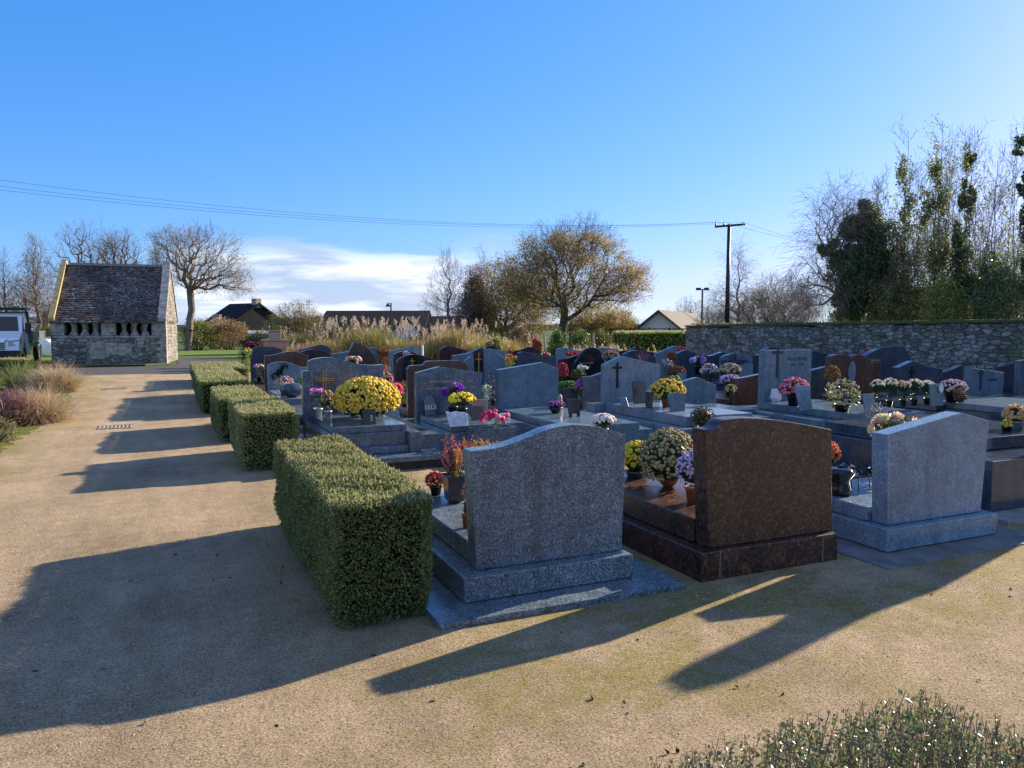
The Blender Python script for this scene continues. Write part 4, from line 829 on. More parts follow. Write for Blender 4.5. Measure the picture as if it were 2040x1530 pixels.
# ------------------------------------------------------------------ clipped hedges
HED=((.06,.11,.03),(.1,.165,.045),(.18,.25,.07),(.32,.35,.13),(.32,.27,.15))
def hedge(label,x0,x1,y0,y1,h,n,ls,seed,cols=HED,zb=.06,name='clipped_hedge',rz=0,c0=None,under=.06,grp='clipped hedges along the path',sprigs=0,rad=.07):
    r=np.random.default_rng(seed); T=thing(name,label,'hedge',((x0+x1)/2,(y0+y1)/2,0),grp)
    lx,ly=x1-x0,y1-y0; A=[ly*h,ly*h,lx*h,lx*h,lx*ly]; A=np.array(A)/sum(A); f=r.choice(5,n,p=A); u=r.uniform(0,1,n);v=r.uniform(0,1,n)
    P=np.zeros((n,3));Nn=np.zeros((n,3))
    def bumpf(a,b): return .008*np.sin(a*9+seed)+.008*np.sin(b*13+seed*2)+.007*np.sin(a*23+b*17)+.014*np.sin(a*1.7+b*2.1+seed)
    for k,(nx,ny,nz) in enumerate(((-1,0,0),(1,0,0),(0,-1,0),(0,1,0),(0,0,1))):
        s=f==k
        if nz: P[s]=np.c_[x0+u[s]*lx,y0+v[s]*ly,np.full(s.sum(),h)]
        elif nx: P[s]=np.c_[np.full(s.sum(),x0 if nx<0 else x1),y0+u[s]*ly,v[s]*h]
        else: P[s]=np.c_[x0+u[s]*lx,np.full(s.sum(),y0 if ny<0 else y1),v[s]*h]
        Nn[s]=(nx,ny,nz)
    # round the shoulders and taper towards the foot
    c=np.array(((x0+x1)/2,(y0+y1)/2,h/2)); hh=np.array((lx/2,ly/2,h/2))
    q=P-c; inner=hh-rad; cl=np.clip(q,-inner,inner); dd=q-cl; ln=np.linalg.norm(dd,axis=1,keepdims=True); 
    qq=np.where(ln>1e-6,cl+dd/np.maximum(ln,1e-6)*np.minimum(ln,rad),q); low=P[:,2]<h*.5; qq[low,2]=q[low,2]
    P=qq+c; foot=np.clip(1-P[:,2]/.22,0,1)[:,None]**1.5; P[:,:2]-=(P[:,:2]-c[:2])*foot*np.array([.16,.04])
    dep=r.uniform(0,1,n)**1.6*.055; P=P-Nn*dep[:,None]+Nn*(bumpf(P[:,0]+P[:,1],P[:,2]*1.5+P[:,1]*.7))[:,None]+r.normal(size=(n,3))*.006
    P[:,2]=np.maximum(P[:,2],zb*.4)
    gp_=smoothfield(P,5.5,seed+40); drop=(gp_>1.35)&(r.uniform(size=n)<.75)|((P[:,2]<.08)&(r.uniform(size=n)<.5)); Nk=Nn[~drop]; Pk=P[~drop]
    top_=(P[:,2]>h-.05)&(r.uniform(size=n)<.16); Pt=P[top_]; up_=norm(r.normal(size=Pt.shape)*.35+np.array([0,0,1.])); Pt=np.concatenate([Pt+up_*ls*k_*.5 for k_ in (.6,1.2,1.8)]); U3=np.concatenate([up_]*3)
    V,Fa=leafquads(r,Pt,ls*1.0,ls*.4,U3,.6); MB().add(V,Fa).build('sunlit_pale_shoots',leafmat(((.3,.33,.13),(.48,.46,.24),(.55,.44,.29)),.4,.5,.2),T)  # pale shoots on the top only; sunlit brightness put into their colour
    P=Pk;Nn=Nk
    V,Fa=leafquads(r,P,ls,ls*.62,norm(Nn*.6+np.array([0,0,.5])),.45); MB().add(V,Fa).build('leaves',leafmat(cols,.42,.5,.35),T)
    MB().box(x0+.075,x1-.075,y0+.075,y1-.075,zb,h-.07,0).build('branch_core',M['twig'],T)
    k=int(n*.02)+sprigs; idx=r.choice(len(P),k); S=[(P[i]-Nn[i]*.04,P[i]+(Nn[i]*.03+np.array([0,0,.03]))*r.uniform(.3,1.2)+r.normal(size=3)*.012,.0016,.0008) for i in idx]
    V,Fa=tubes(S,3); MB().add(V,Fa).build('twigs',leafmat(((.15,.08,.05),(.2,.15,.08)),.1),T)
    return T
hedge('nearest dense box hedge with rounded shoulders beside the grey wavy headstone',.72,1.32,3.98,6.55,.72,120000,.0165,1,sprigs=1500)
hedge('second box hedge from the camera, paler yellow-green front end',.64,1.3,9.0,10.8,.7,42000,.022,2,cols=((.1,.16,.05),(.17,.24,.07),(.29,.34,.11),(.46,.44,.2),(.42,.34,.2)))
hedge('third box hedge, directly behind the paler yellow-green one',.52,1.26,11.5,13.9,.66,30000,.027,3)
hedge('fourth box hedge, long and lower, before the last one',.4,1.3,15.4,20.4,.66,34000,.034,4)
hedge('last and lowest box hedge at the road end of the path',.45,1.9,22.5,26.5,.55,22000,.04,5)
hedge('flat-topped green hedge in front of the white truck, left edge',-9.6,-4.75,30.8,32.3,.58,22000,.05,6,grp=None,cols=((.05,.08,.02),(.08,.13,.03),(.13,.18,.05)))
a=CD(1230,41); b=CD(1366,41)
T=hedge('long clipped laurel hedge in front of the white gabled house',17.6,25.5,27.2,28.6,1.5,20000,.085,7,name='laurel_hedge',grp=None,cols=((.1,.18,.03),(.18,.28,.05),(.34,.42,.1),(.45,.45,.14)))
# ------------------------------------------------------------------ foreground shrub (bottom right)
def shrub(label,C,R,n,ls,cols,seed,name='shrub',cat='shrub',stems=60,tr=.3,rough=.4,spec=.4,trunk='barkdark',grp=None,up=.3,shape='ball'):
    r=np.random.default_rng(seed); C=np.array(C,float); R=np.array(R,float)
    T=thing(name,label,cat,(C[0],C[1],0),grp); S=[];PP=[]
    for i in range(stems):
        d=norm(r.normal(size=3)+np.array([0,0,up*2])); d[2]=abs(d[2]); tip=C+d*R*r.uniform(.75,1.05); base=np.array((C[0]+d[0]*R[0]*.2,C[1]+d[1]*R[1]*.2,max(0,C[2]-R[2])))
        midp=(base+tip)/2+r.normal(size=3)*R*.08; S+= [(base,midp,.012*R[2]+.002,.006*R[2]+.002),(midp,tip,.006*R[2]+.002,.001)]
    V,Fa=tubes(S,4); MB().add(V,Fa).build('stems',M[trunk],T)
    k=n; nc=max(6,n//60); cc_=norm(r.normal(size=(nc,3)))*r.uniform(.35,.95,(nc,1))**.5; cc_[:,2]=np.where(cc_[:,2]<-.6,-cc_[:,2],cc_[:,2])
    P=cc_[r.integers(0,nc,k)]+r.normal(size=(k,3))*.16; P=C+P*R; P=P[P[:,2]>.02]
    V,Fa=leafquads(r,P,ls,ls*.55); MB().add(V,Fa).build('leaves',leafmat(cols,tr,rough,spec),T)
    return T
T=thing('cotoneaster_shrub','sparse glossy-leaved shrub rising from the bottom right corner','shrub',(1.45,1.55,0))
r=np.random.default_rng(11); S=[];PP=[]
for i in range(240):
    px=1290+860*r.uniform()**.72; env=np.interp(px,[1290,1400,1600,1700,1800,1880,1950,2040,2150],[1545,1510,1452,1425,1400,1392,1430,1452,1450])
    d=r.uniform(1.5,2.15); top=env+abs(r.normal())*46
    zt=max(.04,CH+(HZ-top)/F*d)
    p=CD(px,d); base=np.array((p[0]+r.normal()*.1,p[1]+r.normal()*.1,0.)); tip=np.array((p[0],p[1],zt)); mid_=(base+tip)/2+np.r_[r.normal(size=2)*.03,0]
    S+=[(base,mid_,.003,.0022),(mid_,tip,.0022,.0009)]
    nl=int(zt/.016)+4
    for a_,b_ in ((base,mid_),(mid_,tip)):
        tt=r.uniform(.05,.97,nl)[:,None]; PP.append(a_+(b_-a_)*tt+r.normal(size=(nl,3))*.009)
    for j in range(2):
        t0=r.uniform(.3,.8); b0=mid_+(tip-mid_)*t0; e=b0+norm(r.normal(size=3)+np.array([0,0,1.6]))*r.uniform(.03,.08); S.append((b0,e,.0013,.0007)); tt=r.uniform(0,1,6)[:,None]; PP.append(b0+(e-b0)*tt+r.normal(size=(6,3))*.006)
V,Fa=tubes(S,4); MB().add(V,Fa).build('stems',simple('shrub_stems',(.16,.11,.09),.7,.2),T)
PP=np.concatenate(PP); V,Fa=leafquads(r,PP,.0135,.0095); MB().add(V,Fa).build('leaves',leafmat(((.05,.08,.03),(.09,.13,.05),(.13,.17,.08),(.2,.15,.1),(.07,.11,.04),(.2,.2,.07)),.4,.33,1.),T)

# ------------------------------------------------------------------ left planting bed
def heather(label,px,py,rx,h,seed,cols):
    r=np.random.default_rng(seed); g=G(px,py); T=thing('heather_bush',label,'heather',g,'heather and grass clumps in the left bed')
    n=2600; d=norm(r.normal(size=(n,3))); d[:,2]=np.abs(d[:,2]); B=g+d*np.array([rx,rx,h])*r.uniform(.45,.9,(n,1)); 
    L_=d*np.array([1,1,1.4]); tip=B+norm(L_)*.1
    V,Fa=tubes([(B[i],tip[i],.012,.004) for i in range(n)],3); MB().add(V,Fa).build('flower_spikes',leafmat(cols,.2,.8,.1),T)
    V,Fa=leafquads(r,g+norm(r.normal(size=(1500,3)))*np.array([rx,rx,h])*r.uniform(.2,.85,(1500,1))*np.array([1,1,.9])+np.array([0,0,.03]),.07,.03); MB().add(V,Fa).build('foliage',leafmat(((.02,.03,.015),(.05,.06,.03)),.1),T)
def grassclump(label,g,R,h,seed,cols,n=2600,w=.012,droop=1.1,name='ornamental_grass',cat='ornamental grass',grp='heather and grass clumps in the left bed',plumes=0,pc=None,spread=.9):
    r=np.random.default_rng(seed); g=np.array(g,float); T=thing(name,label,cat,g,grp)
    base=g+np.c_[r.normal(size=(n,2))*R*.22,np.zeros(n)]; d=np.c_[r.normal(size=(n,2))*spread,r.uniform(.6,1.6,n)]
    V,Fa,tips,dd=blades(r,base,d,h*r.uniform(.7,1.35,n),np.full(n,w),droop); V[:,2]=np.maximum(V[:,2],.02)
    MB().add(V,Fa).build('blades',leafmat(cols,.35,.6,.2),T)
    if plumes:
        k=plumes; base=g+np.c_[r.uniform(-1,1,k)*R,r.uniform(-.5,.5,k)*R,np.zeros(k)]; tip=base+np.c_[r.normal(size=(k,2))*R*.12,h*r.uniform(.95,1.5,k)]
        V,Fa=tubes([(base[i],tip[i],.006,.004) for i in range(k)],3); MB().add(V,Fa).build('stalks',leafmat(((.3,.24,.12),(.4,.32,.18)),.2),T)
        PP=[]; 
        for i in range(k):
            tt=r.uniform(-.22,.04,26)[:,None]; dr=norm(tip[i]-base[i]+np.array([r.normal()*.3,r.normal()*.1,0])); PP.append(tip[i]+dr*tt+r.normal(size=(26,3))*.022)
        PP=np.concatenate(PP); V,Fa=leafquads(r,PP,.09,.022,np.array([[.25,0,1.]]).repeat(len(PP),0),.6); MB().add(V,Fa).build('plumes',leafmat(pc or ((.45,.33,.24),(.6,.48,.38),(.7,.6,.5)),.4,.8,.1),T)
    return T
STR=((.32,.23,.12),(.45,.34,.2),(.56,.45,.3),(.4,.3,.2))
grassclump('big arching clump of straw-coloured grass in the left bed',G(80,842),.62,.62,21,STR,3600,.011)
grassclump('smaller upright straw grass clump beside the road, left bed',G(115,782),.6,.72,22,STR,2600,.016,.9)
heather('large pink-mauve heather bush at the left edge of the picture',14,846,.72,.6,31,((.3,.12,.14),(.46,.25,.25),(.56,.36,.34),(.2,.09,.09)))
heather('smaller dark mauve heather bush between the two straw grass clumps',98,776,.62,.42,32,((.14,.04,.07),(.27,.1,.15),(.35,.18,.2)))
shrub('tiny rounded shrub cut off by the left edge of the picture',G(2,884)+np.array([-.1,0,.18]),(.3,.3,.22),1500,.03,((.1,.12,.04),(.2,.16,.07),(.3,.22,.12)),33)
grassclump('thin green grass tuft against the hedge behind the left bed',G(40,775),.5,.8,23,((.12,.16,.06),(.25,.28,.12)),900,.016,.8)

# ------------------------------------------------------------------ trees
SPC={
# lobes in units of the tree's box (u across -.5...5, v up 0..1, half widths), fork height, number of nodes, twig length, twigs, droop
'oak':dict(lobes=((0,.62,.3,.3),(-.27,.56,.2,.2),(.27,.56,.2,.2),(0,.78,.2,.2)),fork=.2,n=1000,tl=.075,up=.35,r0=.03),
'bare':dict(lobes=((0,.4,.4,.22),(0,.58,.28,.26),(0,.78,.13,.22)),fork=.62,n=430,tl=.07,up=.9,r0=.017),
'tall':dict(lobes=((0,.45,.4,.25),(0,.65,.34,.25),(0,.84,.2,.17)),fork=.75,n=230,tl=.075,up=1.2,r0=.012),
'bushy':dict(lobes=((0,.5,.42,.45),(-.2,.42,.3,.35),(.2,.42,.3,.35)),fork=.1,n=1000,tl=.085,up=.6,r0=.03),
'droop':dict(lobes=((0,.4,.42,.25),(0,.62,.32,.26),(0,.82,.12,.16)),fork=.65,n=420,tl=.13,up=-.25,r0=.018),
}
def tree(label,px,top,width,depth,style,seed,leaves=0,lcols=None,ls=.1,bark='bark',twig=.0045,name='tree',lobes=None,clumps=None,grp='bare autumn trees around the churchyard',leafzone=(0,1),rs=1.,n=None,fork=None,tpx=None,trunks=1,lean=0.):
    r=np.random.default_rng(seed); q=dict(SPC[style]); H=ZD(top,depth); W=width/F*depth; loc=CD(px,depth); n=n or q['n']; fork=q['fork'] if fork is None else fork
    base=CD(tpx,depth) if tpx else loc
    T=thing(name,label,'tree',base,grp)
    L_=[]
    if lobes:    # (px,py,wpx,hpx)
        for (lx,ly,lw,lh) in lobes: c=CD(lx,depth); c[2]=ZD(ly,depth); L_.append((c,np.array([lw/2/F*depth,lw/2/F*depth*.8,lh/2/F*depth])))
    else:
        for (u,v,hu,hv) in q['lobes']: c=loc+RT*u*W; c[2]=H*v; L_.append((c,np.array([hu*W,hu*W*.85,hv*H*.97])))
    vol=np.array([l[1].prod() for l in L_])**.8; ch=r.choice(len(L_),n,p=vol/vol.sum())
    U=norm(r.normal(size=(n,3)))*r.uniform(0,1,(n,1))**.42
    loc_=np.array([L_[c][0] for c in ch])+(RT*U[:,0:1]+FH*U[:,1:2])*np.array([L_[c][1][0] for c in ch])[:,None]; loc_[:,2]+=U[:,2]*np.array([L_[c][1][2] for c in ch])
    P=loc_[loc_[:,2]>.25]; cen=np.average([l[0] for l in L_],axis=0,weights=vol)
    nodes=[];par=[];pl=[]
    for k in range(trunks):
        b0=base+(np.r_[r.normal(size=2)*.25,0] if trunks>1 else 0); nt_=max(3,int(fork*14)); p0=b0
        tt=cen+np.r_[r.normal(size=2)*W*.16*(trunks>1),0]
        for i in range(nt_+1):
            f=i/nt_; z=H*fork*f
            if fork>.5: x=b0+(tt-b0)*f*.6
            else: x=b0+(cen-b0)*f*.35
            x=np.array((x[0],x[1],z))+np.r_[r.normal(size=2)*.012*H*(0<f),0]
            nodes.append(x); par.append(len(nodes)-2 if i else -1); pl.append(0 if i==0 else pl[-1]+H*fork/nt_*.6)
    tn=len(nodes); fk=nodes[-1] if fork<=.5 else np.array((cen[0],cen[1],H*.25))
    if fork>.5: P=P[np.argsort(np.hypot(P[:,0]-cen[0],P[:,1]-cen[1])+.3*P[:,2]*r.uniform(.7,1.3,len(P)))]
    else: P=P[np.argsort(np.linalg.norm(P-fk,axis=1))]
    A=np.zeros((tn+len(P),3)); A[:tn]=nodes; PL=np.zeros(tn+len(P)); PL[:tn]=pl; PA=np.zeros(tn+len(P),int); PA[:tn]=par
    for i,p in enumerate(P):
        m_=tn+i; v=p-A[:m_]; d=np.linalg.norm(v,axis=1); c=d+.32*PL[:m_]+1.1*np.maximum(0,A[:m_,2]-p[2]+.1*d)*(q['up']>0)
        j=int(np.argmin(c)); A[m_]=p; PA[m_]=j; PL[m_]=PL[j]+d[j]
    cnt=np.ones(len(A))
    for i in range(len(A)-1,0,-1):
        if PA[i]>=0: cnt[PA[i]]+=cnt[i]
    R=np.maximum(q['r0']*H*rs*(cnt/cnt[0])**.5,twig)
    ii=np.where(PA>=0)[0]; ii=ii[ii>0]
    thick=[(A[PA[i]],A[i],R[PA[i]] if i<tn else min(R[PA[i]],R[i]*1.25),R[i]) for i in ii if cnt[i]>=18]; thin=[]
    for i in ii:
        if cnt[i]<18:
            a_,b_=A[PA[i]],A[i]; mid_=(a_+b_)/2+r.normal(size=3)*np.linalg.norm(b_-a_)*.09; ra=min(R[PA[i]],R[i]*1.3); thin+=[(a_,mid_,ra,R[i]),(mid_,b_,R[i],R[i])]
    V,Fa=tubes(thick,6); MB().add(V,Fa).build('trunk',M[bark],T,smooth=True)
    Q=A[tn:]; k=4 if leaves else 3; tl=q['tl']*H; O=norm(Q-cen); tips=[]
    for j in range(k):
        d=norm(O*.55+r.normal(size=Q.shape)*.55+np.array([0,0,q['up']])); e=Q+d*tl*r.uniform(.4,1.,(len(Q),1)); d2=norm(d+r.normal(size=Q.shape)*.35+np.array([0,0,q['up']*.3 if q['up']>0 else -.6])); e2=e+d2*tl*r.uniform(.3,.8,(len(Q),1))
        d3=norm(d+r.normal(size=Q.shape)*.6); e3=e+d3*tl*.45
        for a_,b_ in ((Q,e),(e,e2),(e,e3)):
            thin+=[(a_[i],b_[i],twig,twig*.6) for i in range(len(Q))]
        tips+=[e,e2,e3]
    V,Fa=tubes(thin,3); MB().add(V,Fa).build('branches',M[bark],T)
    if leaves:
        Z=np.concatenate(tips); zz=Z[:,2]/H; Z=Z[(zz>=leafzone[0])&(zz<=leafzone[1])]
        if clumps: f=smoothfield(Z,2.6/(.16*W+.3),seed+3); Z=Z[f>np.quantile(f,1-clumps)]
        P=Z[r.integers(0,len(Z),leaves)]+r.normal(size=(leaves,3))*ls*1.3
        V,Fa=leafquads(r,P,ls,ls*.62); MB().add(V,Fa).build('leaves',leafmat(lcols,.5,.6,.2),T)
    return T
BRL=((.22,.13,.06),(.34,.2,.09),(.4,.27,.14),(.2,.16,.08)); OLL=((.2,.19,.06),(.32,.27,.09),(.44,.34,.12),(.46,.3,.13),(.27,.17,.08))
tree('tall thin bare tree with brown lower leaves, far left behind the truck',14,500,120,62,'bare',101,900,BRL,.12,leafzone=(.1,.6))
tree('upright bare tree with russet leaf haze, between truck and chapel',76,464,124,58,'bare',102,4200,BRL,.09,leafzone=(.3,1))
tree('wide bare tree whose left limbs rise above the chapel roof',185,449,150,66,'oak',103,700,BRL,.1,lobes=[(175,500,110,90),(130,545,90,60),(215,500,70,80),(200,560,130,70)],n=360)
tree('bare tree showing above the middle of the chapel roof',250,462,100,64,'oak',104,600,BRL,.1,lobes=[(245,505,90,80),(265,545,100,60)],n=240)
tree('old spreading oak with sparse brown leaves right of the chapel',382,450,226,56,'oak',131,6500,BRL,.085,clumps=.75,tpx=374,fork=.33,lobes=[(395,500,170,90),(335,485,60,60),(455,545,90,70),(475,575,60,36),(400,555,120,50),(350,530,60,60)],n=560)
tree('slim twiggy tree seen between the old oak and chapel ridge',318,468,70,70,'bare',106,300,BRL,.1)
tree('low wide tree with yellow-olive leaves left of the long dark roof',592,600,122,50,'bushy',107,9000,((.3,.26,.08),(.36,.28,.12),(.22,.2,.06),(.26,.18,.1)),.085)
tree('bare pyramidal tree rising above the dry grasses, centre',893,487,150,50,'bare',108,0,None,bark='barkpink')
tree('dark reddish conifer-like tree beside the bare pyramidal tree',944,528,84,52,'bare',109,7200,((.13,.065,.05),(.2,.1,.075),(.24,.14,.09)),.11)
tree('thin bare tree behind the reddish conifer-like one',962,492,80,58,'bare',110,0,None,bark='barkpink')
tree('great spreading oak with olive and brown autumn leaves, centre right',1122,440,330,46,'oak',141,30000,OLL,.1,clumps=.8,bark='barkdark',leafzone=(.1,.88),tpx=1118,fork=.25,lobes=[(1125,520,200,130),(1160,490,150,100),(1050,560,130,90),(1225,570,130,80),(1120,590,200,70),(1240,560,90,90),(1085,500,100,90)],n=1250)
tree('dense olive-leaved tree left of the great oak',1010,515,190,52,'bushy',112,22000,((.15,.15,.05),(.25,.23,.075),(.36,.28,.11),(.22,.14,.07)),.11,clumps=.85)
tree('low golden-brown leaved tree right of the great oak',1195,598,150,50,'bushy',113,14000,((.34,.28,.06),(.42,.3,.09),(.3,.24,.06)),.1)
tree('small bare brown tree behind the white gabled house',1370,588,110,75,'bushy',114,900,BRL,.12,n=500)
tree('pinkish bare tree with drooping twigs beside the telegraph pole',1471,484,130,48,'droop',115,0,None,bark='barkpink',lobes=[(1471,540,50,110),(1470,600,120,70),(1450,620,90,50)])
tree('round twiggy tree with fading leaves right of the telegraph pole',1545,540,165,44,'bushy',116,8000,((.26,.23,.08),(.34,.26,.12),(.24,.17,.1)),.065,n=1300)
tree('small twiggy tree between the house and the telegraph pole',1422,600,80,60,'bushy',117,400,BRL,.12,n=400)
tree('bare drooping tree leaning out left of the ivy-clad tree',1668,378,190,27,'droop',118,0,None,twig=.004,bark='barkpink',tpx=1700,lobes=[(1630,540,110,150),(1660,450,110,130),(1610,580,70,90)],n=420)
IVY=((.05,.09,.045),(.08,.13,.06),(.12,.18,.07),(.18,.24,.1))
IVB=((.1,.15,.05),(.18,.24,.07),(.32,.35,.1),(.42,.38,.14))
def talltree(label,px,top,width,depth,seed,stems,name,grp,bark='bark',r0=.045,side=34,lv=700,lcols=None):
    r=np.random.default_rng(seed); H=ZD(top,depth); W=width/F*depth; loc=CD(px,depth); T=thing(name,label,'tree',loc,grp); thick=[];thin=[]
    for k in range(stems):
        hk=H*(1 if k==0 else r.uniform(.6,.95)); off=(RT*r.uniform(-.42,.42)+FH*r.uniform(-.3,.3))*W*(.25 if k==0 else 1); b0=loc+off*.25; n=12; pts=[b0]; wob=np.zeros(3)
        for i in range(1,n+1):
            f=i/n; wob=wob+np.r_[r.normal(size=2)*.012*H,0]*.35; pts.append(b0+off*f**1.2*.9+wob+np.array([0,0,hk*f]))
        R=[max(.006,r0*(1-.93*i/n)**1.1*(1 if k==0 else .7)) for i in range(n+1)]
        thick+=[(pts[i],pts[i+1],R[i],R[i+1]) for i in range(n)]
        for j in range(side):
            f=r.uniform(.22,.98); i=min(n-1,int(f*n)); p=pts[i]+(pts[i+1]-pts[i])*(f*n-i); a=r.uniform(0,2*pi); d=norm(np.array([cos(a)*.62,sin(a)*.62,1.])); ln=H*r.uniform(.08,.2)*(1.25-f*.7); q=p; rr=max(.004,R[i]*.4)
            for m_ in range(4):
                d=norm(d+r.normal(size=3)*.1+np.array([0,0,.06])); q2=q+d*ln/4; r2=rr*.72; thin.append((q,q2,rr,r2))
                for u in range(2):
                    dd=norm(d+r.normal(size=3)*.5+np.array([0,0,.15])); e=q2+dd*ln*r.uniform(.12,.3); thin.append((q2,e,max(.0042,r2*.6),.0034)); e2=e+norm(dd+r.normal(size=3)*.35)*ln*.18; thin.append((e,e2,.0034,.0025))
                q=q2;rr=r2
    V,Fa=tubes(thick,7); MB().add(V,Fa).build('trunk',M[bark],T,smooth=True); V,Fa=tubes(thin,3); MB().add(V,Fa).build('branches',M[bark],T)
    if lv:
        Z=np.array([a[1] for a in thin]); f=smoothfield(Z,1.1,seed)+1.4*(1-Z[:,2]/H); Z=Z[f>np.quantile(f,.45)]; P=Z[r.integers(0,len(Z),lv)]+r.normal(size=(lv,3))*.09
        V,Fa=leafquads(r,P,.085,.06); MB().add(V,Fa).build('leaves',leafmat(lcols or IVB,.5,.5,.3),T)
    return T
def ivytree(label,px,top,width,depth,seed,lobes,n,ls,cols,stems=4):
    T=talltree(label,px,top,width,depth,seed,stems,'ivy_clad_tree','trees beyond the stone wall')
    r=np.random.default_rng(seed+5); loc=CD(px,depth); PP=[]
    sub=[]
    for (lx,ly,lw,lh) in lobes:
        c=CD(lx,depth); c[2]=ZD(ly,depth); R=np.array([lw/2/F*depth,lw/2/F*depth*.8,lh/2/F*depth]); 
        for k in range(14): sub.append((c+norm(r.normal(size=3))*R*r.uniform(.3,.8),R*r.uniform(.2,.4),R.prod()))
    wt=np.array([s_[2] for s_ in sub])**.75; wt/=wt.sum(); ch=r.choice(len(sub),n,p=wt)
    cen=np.array([s_[0] for s_ in sub])[ch]; RR=np.array([s_[1] for s_ in sub])[ch]
    P=cen+norm(r.normal(size=(n,3)))*RR*r.uniform(.5,1.12,(n,1)); P=P[P[:,2]>.1]
    V,Fa=leafquads(r,P,ls,ls*.75); MB().add(V,Fa).build('ivy',leafmat(cols,.45,.45,.4),T)
    return T
ivytree('big dark ivy-clad tree with dense lobed crown beyond the wall',1722,362,150,27,201,[(1715,450,120,110),(1688,530,140,120),(1745,510,130,150),(1715,590,150,110),(1650,500,66,60),(1760,595,110,100),(1700,490,140,130),(1730,560,150,120)],60000,.085,IVY,5)
ivytree('tall thin tree with yellowing leaves halfway up, right of the dark ivy tree',1800,268,110,26,202,[(1785,360,50,110),(1800,440,80,140),(1790,540,80,140),(1780,610,90,90),(1830,420,60,120)],6000,.075,IVB)
ivytree('tall bare-topped tree with pinkish tips, right part of the wall',1856,250,110,26,203,[(1850,330,40,90),(1862,400,50,120),(1835,600,70,90),(1860,520,60,160)],5200,.07,IVB)
ivytree('slender tree wrapped in a narrow ivy column to its top',1922,262,120,25.5,204,[(1915,315,34,80),(1912,400,46,110),(1905,500,60,130),(1925,590,110,140)],11000,.08,IVY)
ivytree('tangled bare tree with dark ivy base near the right edge',1965,340,160,25,205,[(1960,560,90,120),(1990,610,90,100)],8000,.08,IVY)
ivytree('tall tree at the right edge with dark ivy on its trunk',2030,262,110,24,206,[(2036,440,40,180),(2040,560,70,160),(2015,300,40,50),(2030,370,60,80)],9000,.075,IVY)
ivytree('thin twiggy sapling between the two tall ivy trees',1880,330,80,28,207,[(1880,600,60,90)],1500,.08,IVB)
for (lb,px,top,wd,dp,sd_,st_,lv_) in (('slim bare tree filling the screen right of the dark ivy tree',1825,330,120,28,221,5,1300),('thin multi-stemmed tree between the pinkish tip and ivy column trees',1895,300,130,27.5,222,5,1300),('pale-twigged tall tree behind the tangled one near the right edge',1985,300,120,27,223,5,1100),('low twiggy tree just right of the dark ivy-clad tree',1765,430,90,26,224,4,1800),('bushy half-height tree with yellow leaves behind the ivy column tree',1945,440,120,27,225,5,1800)):
    talltree(lb,px,top,wd,dp,sd_,st_,'thin_tree','trees beyond the stone wall','bark',.03,34,lv_)
# bushes beyond the wall, house roof behind
for i,(px,py,wd,hh,dp,lb) in enumerate(((1880,618,110,60,25,'green-yellow bush just beyond the wall under the thin trees'),(1980,610,130,70,24,'dark green bush beyond the wall near the right edge'),(1790,628,90,50,27,'light green bush at the foot of the tall thin tree'),(1690,632,90,30,28,'low bright green bush beyond the wall below the ivy tree'))):
    R=np.array([wd/2/F*dp,wd/2/F*dp*.6,hh/F*dp]); c=CD(px,dp); c[2]=ZD(py,dp)
    T=shrub(lb,c,R,6500,.075,IVB if i!=1 else IVY,300+i,name='bush',cat='bush',stems=40,grp='bushes beyond the stone wall')

# ------------------------------------------------------------------ grasses and bushes behind the graves
PG=((.16,.18,.05),(.28,.27,.08),(.45,.34,.12),(.12,.16,.04)); PL=((.42,.29,.1),(.5,.36,.14),(.32,.3,.1),(.24,.25,.08))
gl=[(735,32,2.6,1.7,PG,130,'largest plume grass clump, green-bronze fountain before the long dark roof'),
(655,33,1.7,1.15,PL,12,'ochre grass clump left of the largest plume grass'),
(615,31,1.4,1.0,((.4,.25,.16),(.5,.33,.22),(.3,.2,.12)),10,'low pinkish dry grass mound above the dark teal stone'),
(820,31.5,1.6,1.15,PL,18,'straw grass clump behind the white post'),
(880,33,1.5,1.4,PG,26,'plume grass clump left of the bare pyramidal tree trunk'),
(912,32,1.6,1.6,PL,60,'tall plume grass clump right of the bare pyramidal tree trunk'),
(965,31,1.6,1.1,PG,16,'greenish grass clump before the olive-leaved tree'),
(1005,32,1.5,1.15,PL,14,'tan grass clump left of the pink shrub'),
(1215,30,1.5,.8,PL,24,'short golden grass clump left of the laurel hedge'),
(1275,29,1.9,.75,PL,20,'short golden grass along the laurel hedge, middle'),
(1330,28,1.7,.7,PL,16,'short golden grass clump near the end of the wall'),
(1165,31,1.3,.8,PL,24,'short golden grass left of the leaning stake'),
(600,36,1.4,1.35,PG,22,'pale reed-like grass before the yellow-olive tree'),
(560,30,1.2,.9,((.4,.3,.2),(.5,.38,.26),(.3,.22,.14)),12,'pale dry grass mound right of the pink stone shrine'),
(780,34,1.8,1.15,PG,16,'plume grass filling the gap before the white gable wall'),
(935,34,1.8,1.3,PG,14,'back plume grass behind the maroon flowered stone')]
for i,(px,d,R,h,cl,pm,lb) in enumerate(gl):
    grassclump(lb,CD(px,d),R*.8,h*.85,400+i,cl,2600,.03,.55,'plume_grass','ornamental grass','plume grasses behind the graves',pm,spread=.3)
